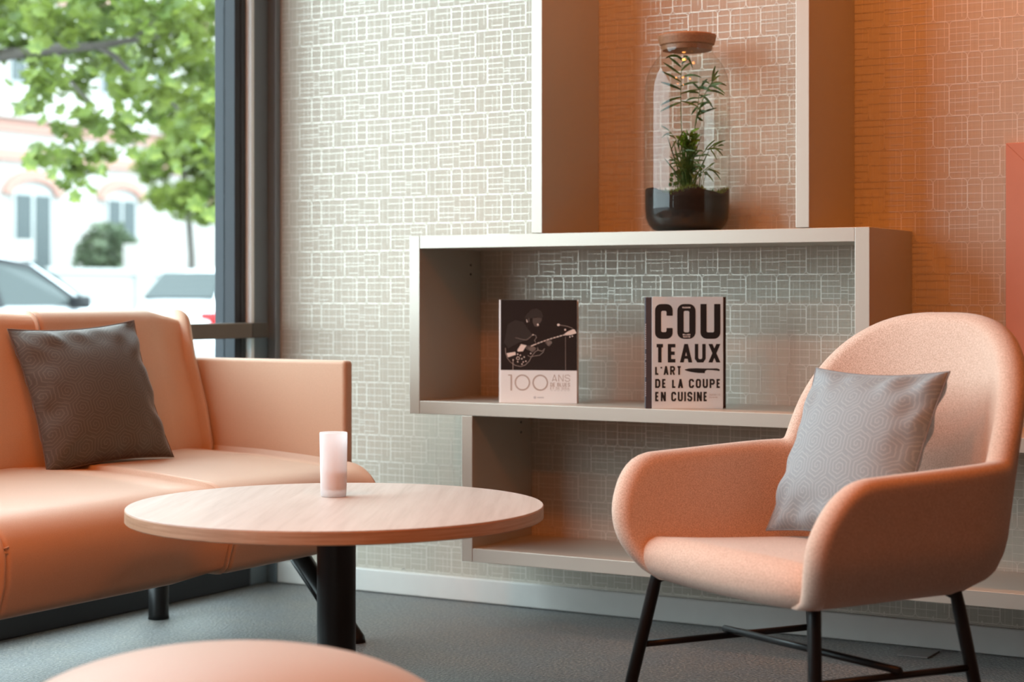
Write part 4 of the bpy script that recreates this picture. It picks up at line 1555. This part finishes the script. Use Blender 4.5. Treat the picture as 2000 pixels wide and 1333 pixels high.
# ------------------------------------------------------------------ outside the window
ST_Z = -0.20
structure(box('road_outside', (-60, -30, ST_Z - 0.2), (WIN_X - 0.14, 90, ST_Z), M['road'], bevel=0))
structure(box('trim_1', (-9.2, -30, ST_Z), (-9.0, 90, ST_Z + 0.12), M['kerb'], bevel=0.01))


def car(loc, rotz, label):
    """hatchback, nose to +x in local space; lofted cross-sections, separate glass, lights, wheels"""
    root = tag(empty('car', loc, rotz), label, 'car', 'white cars parked in the street')
    Lc, Wc = 4.15, 1.74
    # side line: x, belt z, roof z, half width at belt, half width at roof
    st = [(-2.07, .62, .70, .70, .66), (-2.0, .78, .90, .78, .70), (-1.85, .90, 1.10, .83, .66), (-1.55, .92, 1.36, .86, .63), (-1.2, .92, 1.45, .87, .62), (-.6, .91, 1.48, .87, .61),
          (0.0, .90, 1.47, .87, .60), (.45, .89, 1.40, .87, .60), (.9, .90, 1.15, .87, .66), (1.2, .90, .96, .86, .72), (1.6, .84, .88, .83, .68), (1.9, .72, .78, .77, .6), (2.07, .52, .6, .66, .5)]
    rings_ = []
    for x, zb, zr, wb_, wr in st:
        ringp = [(-wb_ * .9, .22), (-wb_, .40), (-wb_, zb), (-(wb_ + wr) / 2 - .0, (zb + zr) / 2 - .015), (-wr, zr - .03), (-wr * .6, zr), (wr * .6, zr), (wr, zr - .03), ((wb_ + wr) / 2, (zb + zr) / 2 - .015), (wb_, zb), (wb_, .40), (wb_ * .9, .22)]
        rings_.append([(x, y, z) for y, z in ringp])
    n = len(rings_[0])
    v = [p for r_ in rings_ for p in r_]
    f = grid_faces(len(rings_), n, close_c=True)
    f += [tuple(range(n)), tuple(range((len(rings_) - 1) * n, len(rings_) * n))[::-1]]
    bm = bmesh.new()
    bv = [bm.verts.new(q) for q in v]
    for q in f:
        bm.faces.new([bv[i] for i in q])
    from_bm('body', bm, M['car_white'], root, True)

    def wid(x, z):
        for (xa, zb, zr, wb_, wr), (xb, zb2, zr2, wb2, wr2) in zip(st, st[1:]):
            if xa <= x <= xb:
                t = (x - xa) / (xb - xa)
                zb_, zr_, w1, w2 = zb + (zb2 - zb) * t, zr + (zr2 - zr) * t, wb_ + (wb2 - wb_) * t, wr + (wr2 - wr) * t
                k = min(1, max(0, (z - zb_) / max(zr_ - .03 - zb_, .01)))
                return w1 + (w2 - w1) * k
        return .6
    for s in (-1, 1):
        for nm, pts, mat in (('side_window', [(-.18, .95), (-.16, 1.39), (.36, 1.33), (.62, 1.18), (.86, .98), (.80, .95)], 'car_glass'),
                             ('side_window', [(-1.3, .99), (-1.05, 1.37), (-.30, 1.40), (-.30, .95), (-1.1, .95)], 'car_glass'),
                             ('window_trim', [(-.30, .93), (-.30, 1.42), (-.18, 1.42), (-.18, .93)], 'car_trim'),
                             ('window_trim', [(-1.15, 1.37), (-1.05, 1.43), (-.2, 1.445), (.38, 1.375), (.70, 1.18), (.98, .95), (.86, .95), (.62, 1.16), (.36, 1.32), (-.2, 1.39), (-1.05, 1.36)], 'car_trim')):
            out = [(x, s * (wid(x, z) + (.03 if mat == 'car_trim' else .022)), z) for x, z in pts]
            inn = [(x, s * (wid(x, z) - .01), z) for x, z in pts]
            k = len(out)
            link_mesh(nm, out + inn, [tuple(range(k)), tuple(range(k, 2 * k))[::-1]] + [(i, (i + 1) % k, k + (i + 1) % k, k + i) for i in range(k)], M[mat], root)
        bm = bmesh.new()
        bm_box(bm, (.70, s * .93 - .09, .92), (.86, s * .93 + .09, 1.05), .03, 3)
        from_bm('mirror', bm, M['car_trim'], root, True)
        bm = bmesh.new()
        bm_box(bm, (-2.06, s * .66 - .16, .62), (-1.86, s * .66 + .16, .82), .03, 2)
        from_bm('tail_light', bm, M['car_light'], root, True)
        bm = bmesh.new()
        bm_box(bm, (1.80, s * .62 - .14, .60), (1.98, s * .62 + .14, .74), .03, 2)
        from_bm('headlight', bm, M['hub'], root, True)
        for x in (-1.28, 1.30):
            w = tube('wheel', [(x, s * .66, .31), (x, s * .70, .31), (x, s * .87, .31), (x, s * .885, .31)], [.27, .31, .31, .27], M['tyre'], root, 24)
            tube('hub_cap', [(x, s * .88, .31), (x, s * .893, .31)], .19, M['hub'], w, 20)
    # rear window and windscreen
    for nm, pts in (('rear_window', [(-1.92, .64, 1.0), (-1.58, .54, 1.36), (-1.58, -.54, 1.36), (-1.92, -.64, 1.0)]), ('windscreen', [(1.14, .62, 1.0), (.52, .55, 1.37), (.52, -.55, 1.37), (1.14, -.62, 1.0)])):
        off = Vector((-.05 if nm[0] == 'r' else .03, 0, .035))
        out = [Vector(p) + off for p in pts]
        inn = [Vector(p) - off * .6 for p in pts]
        link_mesh(nm, out + inn, [(0, 1, 2, 3), (7, 6, 5, 4)] + [(i, (i + 1) % 4, 4 + (i + 1) % 4, 4 + i) for i in range(4)], M['car_glass'], root)
    return root


car((-13.8, 12.55, ST_Z), math.pi / 2, 'white car with dark side windows parked outside behind the sofa pillow')
car((-17.15, 21.67, ST_Z), math.pi / 2, 'white hatchback with red tail light parked farther along the street')


def at(px, py, dist):
    """world point on the sight line of a picture pixel at a given distance (used once, to place the far trees)"""
    cx = (px - 1000) / 3492 * dist
    ux, uy = math.cos(YAW), math.sin(YAW)
    return Vector((cx * ux - dist * uy, cx * uy + dist * ux, CAM_H - (py - 580) / 3492 * dist))


LEAF2 = [(0, 0), (.22, .12), (.48, .05), (.36, .38), (.52, .62), (.24, .66), (0, 1.0), (-.24, .66), (-.52, .62), (-.36, .38), (-.48, .05), (-.22, .12)]


def leaf_verts(c, size, r):
    e = Euler((r.uniform(-1.1, 1.1), r.uniform(-.9, .9), r.uniform(0, 6.28))).to_matrix()
    out = []
    for x, y in LEAF2:
        out.append(tuple(Vector(c) + e @ Vector((x * size, y * size - size * .4, abs(x) * size * .25))))
    return out


LEAF_F = [(0, 1, 2, 3), (0, 3, 4, 5, 6), (0, 6, 7, 8, 9), (0, 9, 10, 11)]
leaf_mesh = bpy.data.meshes.new('leaf')
leaf_mesh.from_pydata([(x, y - .4, abs(x) * .25) for x, y in LEAF2], [], LEAF_F)
leaf_mesh.materials.append(M['leaf'])


def tree(label, base, trunk_pts, branches, clusters, nleaf, size, singles, seed):
    r = random.Random(seed)
    root = tag(empty('street_tree', base), label, 'tree', 'street trees')
    b0 = Vector(base)
    tube('trunk', [p - b0 for p, _ in trunk_pts], [w for _, w in trunk_pts], M['bark'], root, 10)
    for br in branches:
        tube('branch', [p - b0 for p, _ in br], [w for _, w in br], M['bark'], root, 7)
    mb_ = MB()
    k = 0
    tot = sum(c[1] ** 2 for c in clusters)
    for c, rad in clusters:
        for i in range(int(nleaf * rad ** 2 / tot)):
            p = Vector((r.gauss(0, 1), r.gauss(0, 1), r.gauss(0, 1)))
            p = p.normalized() * rad * r.random() ** .45
            p.z *= .8
            mb_.add(leaf_verts(c + p - b0, size * r.uniform(.7, 1.25), r), LEAF_F)
    fo = mb_.build('foliage', M['leaf'], root)
    fo['kind'] = 'stuff'
    for p in singles:
        o = bpy.data.objects.new('leaf', leaf_mesh)
        COL.objects.link(o)
        o.parent = root
        o.location = p - b0
        s = size * r.uniform(.9, 1.3)
        o.scale = (s, s, s)
        o.rotation_euler = (1.2 + r.uniform(-.6, .6), r.uniform(-.5, .5), YAW + r.uniform(-1, 1))
    return root


D1 = 9.5
sx = random.Random(11)
cl1 = []
for px_, py_, rp in [(30, 75, 60), (110, 85, 52), (5, 25, 60), (75, 110, 40), (190, 60, 60), (275, 60, 60), (360, 85, 60), (-200, -60, 170), (-60, 10, 120), (40, 20, 85), (120, 40, 75), (200, 0, 90), (300, 20, 85), (390, 40, 85), (470, 20, 95), (560, 60, 110), (150, 95, 55), (230, 110, 62),
                     (310, 105, 60), (400, 130, 75), (470, 160, 80), (90, 150, 52), (150, 165, 46), (250, 170, 50), (330, 180, 48), (430, 225, 66), (180, 240, 42), (250, 255, 44), (130, 270, 40),
                     (90, 305, 38), (160, 325, 44), (140, 355, 30), (300, 210, 42), (210, 300, 34), (560, 220, 100), (60, 200, 30), (370, 300, 36), (420, 320, 42), (455, 360, 38), (-100, 120, 90),
                     (100, -150, 160), (320, -140, 160), (520, -120, 170), (680, 60, 150)]:
    d_ = D1 + sx.uniform(-.9, 1.2)
    cl1.append((at(px_, py_, d_), rp / 3492 * d_))
singles = [at(a, b_, D1 - .9 + .2 * sx.random()) for a, b_ in [(15, 162), (40, 215), (85, 235), (60, 205), (120, 215), (65, 300), (55, 320), (145, 385), (175, 370), (300, 300), (345, 330), (230, 210), (200, 330), (260, 300),
                                                           (105, 340), (20, 60), (70, 95), (110, 120), (180, 60), (215, 160), (280, 140), (330, 160), (360, 80), (410, 190), (440, 150), (400, 260), (445, 280), (430, 400), (410, 420), (380, 400),
                                                           (290, 60), (140, 20), (240, 40), (320, 20), (440, 60), (450, 330), (95, 175), (180, 140), (250, 230), (160, 290)]]
tb = at(-330, 580, D1)
tree('large leafy tree close outside the window, its branch crossing the top of the pane', (tb.x, tb.y, ST_Z),
     [(Vector((tb.x, tb.y, ST_Z)), .16), (at(-320, 300, D1), .13), (at(-300, 120, D1), .11), (at(-260, -150, D1), .07)],
     [[(at(-300, 150, D1), .055), (at(-100, 130, D1), .045), (at(0, 108, D1), .035), (at(110, 95, D1), .028), (at(190, 90, D1), .022), (at(260, 78, D1), .016), (at(380, 62, D1), .009)],
      [(at(190, 90, D1), .018), (at(225, 110, D1), .015), (at(262, 150, D1), .013), (at(305, 175, D1), .010), (at(350, 215, D1), .006)],
      [(at(110, 95, D1), .014), (at(130, 150, D1), .010), (at(175, 200, D1), .007), (at(210, 250, D1), .005)],
      [(at(260, 78, D1), .010), (at(300, 40, D1), .008), (at(340, -20, D1), .006)]],
     cl1, 5800, .078, singles, 21)
D2 = 27.5
cl2 = []
for px_, py_, rp in [(300, 330, 42), (350, 290, 50), (410, 330, 55), (440, 390, 48), (360, 390, 48), (315, 385, 34), (400, 250, 60), (450, 290, 60), (340, 220, 50), (420, 180, 60), (480, 350, 60), (395, 425, 26), (500, 250, 70)]:
    d_ = D2 + sx.uniform(-.6, .6)
    cl2.append((at(px_, py_, d_), rp / 3492 * d_))
tb = at(376, 560, D2)
tree('slender young street tree with thin trunk seen beyond the parked cars', (tb.x, tb.y, ST_Z),
     [(Vector((tb.x, tb.y, ST_Z)), .06), (at(374, 500, D2), .055), (at(368, 420, D2), .05), (at(358, 340, D2), .045), (at(345, 250, D2), .04), (at(350, 150, D2), .03)],
     [[(at(358, 340, D2), .03), (at(400, 290, D2), .02), (at(440, 230, D2), .012)], [(at(364, 390, D2), .025), (at(320, 350, D2), .015), (at(300, 320, D2), .008)]],
     cl2, 1900, .19, [], 31)

# villa across the street
FX = -30.0
house = tag(empty('villa', (FX, 36, ST_Z)), 'pale villa with brick bands and arched windows across the street', 'building')


def hbox(name, lo, hi, mat, bevel=0.0):
    return box(name, (lo[0] - FX, lo[1] - 36, lo[2] - ST_Z), (hi[0] - FX, hi[1] - 36, hi[2] - ST_Z), mat, house, bevel)


hbox('facade', (FX - 4, 14, ST_Z), (FX, 62, 10.5), M['stone'])
for z0, z1, dd, mt in ((3.9, 4.15, .10, 'brick_red'), (4.85, 5.15, .22, 'stone'), (4.55, 4.85, .08, 'brick_red'), (0.9, 1.05, .1, 'stone'), (7.6, 7.9, .1, 'brick_red')):
    hbox('cornice', (FX, 14, z0), (FX + dd, 62, z1), M[mt])


def facade_y(px):
    cx = (px - 1000) / 3492
    ux, uy = math.cos(YAW), math.sin(YAW)
    t = FX / (cx * ux - uy)
    return t * (cx * uy + ux), t


def arch_window(pxa, pxb, ztop, zbot, with_brick=True):
    ya, yb = facade_y(pxa)[0], facade_y(pxb)[0]
    yc, hw = (ya + yb) / 2, abs(yb - ya) / 2

    def outline(k, extra=0.0):
        return [(yc + (hw + extra) * math.cos(math.pi * i / k), ztop + (.42 * hw + extra) * math.sin(math.pi * i / k)) for i in range(k + 1)]
    pts = outline(14) + [(yc - hw, zbot), (yc + hw, zbot)]
    n = len(pts)
    v = [(0.05, y - 36, z - ST_Z) for y, z in pts] + [(-.05, y - 36, z - ST_Z) for y, z in pts]
    w = link_mesh('window', v, [tuple(range(n)), tuple(range(n, 2 * n))[::-1]] + [(i, (i + 1) % n, n + (i + 1) % n, n + i) for i in range(n)], M['fence_white'], house)
    for s in (-1, 1):
        y0, y1 = yc + s * hw * .1, yc + s * hw * .85
        bm = bmesh.new()
        bm_box(bm, (.04, min(y0, y1) - 36, zbot + .1 - ST_Z), (.07, max(y0, y1) - 36, ztop - ST_Z), 0)
        from_bm('pane', bm, M['pane_dark'], w)
    if with_brick:
        a, b3 = outline(14, .06), outline(14, .30)
        k = len(a)
        v = [(.12, y - 36, z - ST_Z) for y, z in a + b3] + [(.0, y - 36, z - ST_Z) for y, z in a + b3]
        f_ = [(i, i + 1, k + i + 1, k + i) for i in range(k - 1)] + [(2 * k + i, 2 * k + k + i, 2 * k + k + i + 1, 2 * k + i + 1) for i in range(k - 1)]
        f_ += [(k + i, k + i + 1, 3 * k + i + 1, 3 * k + i) for i in range(k - 1)] + [(i, 2 * k + i, 2 * k + i + 1, i + 1) for i in range(k - 1)]
        link_mesh('brick_arch', v, f_, M['brick_red'], house)


for a, b_ in ((22, 100), (205, 265), (420, 480), (-160, -80), (560, 610)):
    arch_window(a, b_, 3.15, 1.4)
for a, b_ in ((195, 225), (240, 270)):
    arch_window(a, b_, 6.6, 5.6, False)
for a, b_ in ((18, 48), (70, 102), (300, 330), (420, 450)):
    arch_window(a, b_, 6.6, 5.6, False)

# low white garden wall with posts in front of the villa
GX = -26.0
gw = tag(empty('garden_wall', (GX, 34, ST_Z)), 'low white garden wall with square posts before the villa', 'wall')
box('wall_panel', (-.12, -20, 0), (.12, 28, 1.95 - .45), M['fence_white'], gw, .02)
box('coping', (-.2, -20, 1.5), (.2, 28, 1.62), M['fence_white'], gw, .02)
for k in range(14):
    y = -19 + k * 3.4
    box('post', (-.2, y - .2, 0), (.24, y + .2, 2.15), M['stone'], gw, .02)
for k in range(13):
    y = -19 + k * 3.4
    box('grille', (.12, y + 1.0, .25), (.15, y + 2.4, .62), M['pane_dark'], gw, .01)
bc = at(212, 440, 39.5)
bush = tag(empty('garden_bush', (bc.x, bc.y, ST_Z)), 'rounded grey green bush behind the white garden wall', 'bush')
mb = MB()
rb = random.Random(5)
for k in range(900):
    p = Vector((rb.gauss(0, 1), rb.gauss(0, 1), rb.gauss(0, 1))).normalized() * rb.random() ** .4
    mb.add(leaf_verts((p.x * .62, p.y * .85, 1.75 + p.z * .95), .2, rb), LEAF_F)
fo = mb.build('foliage', M['bush'], bush)
fo['kind'] = 'stuff'
tube('stem', [(0, 0, 0), (0, 0, 1.2)], .05, M['bark'], bush, 8)
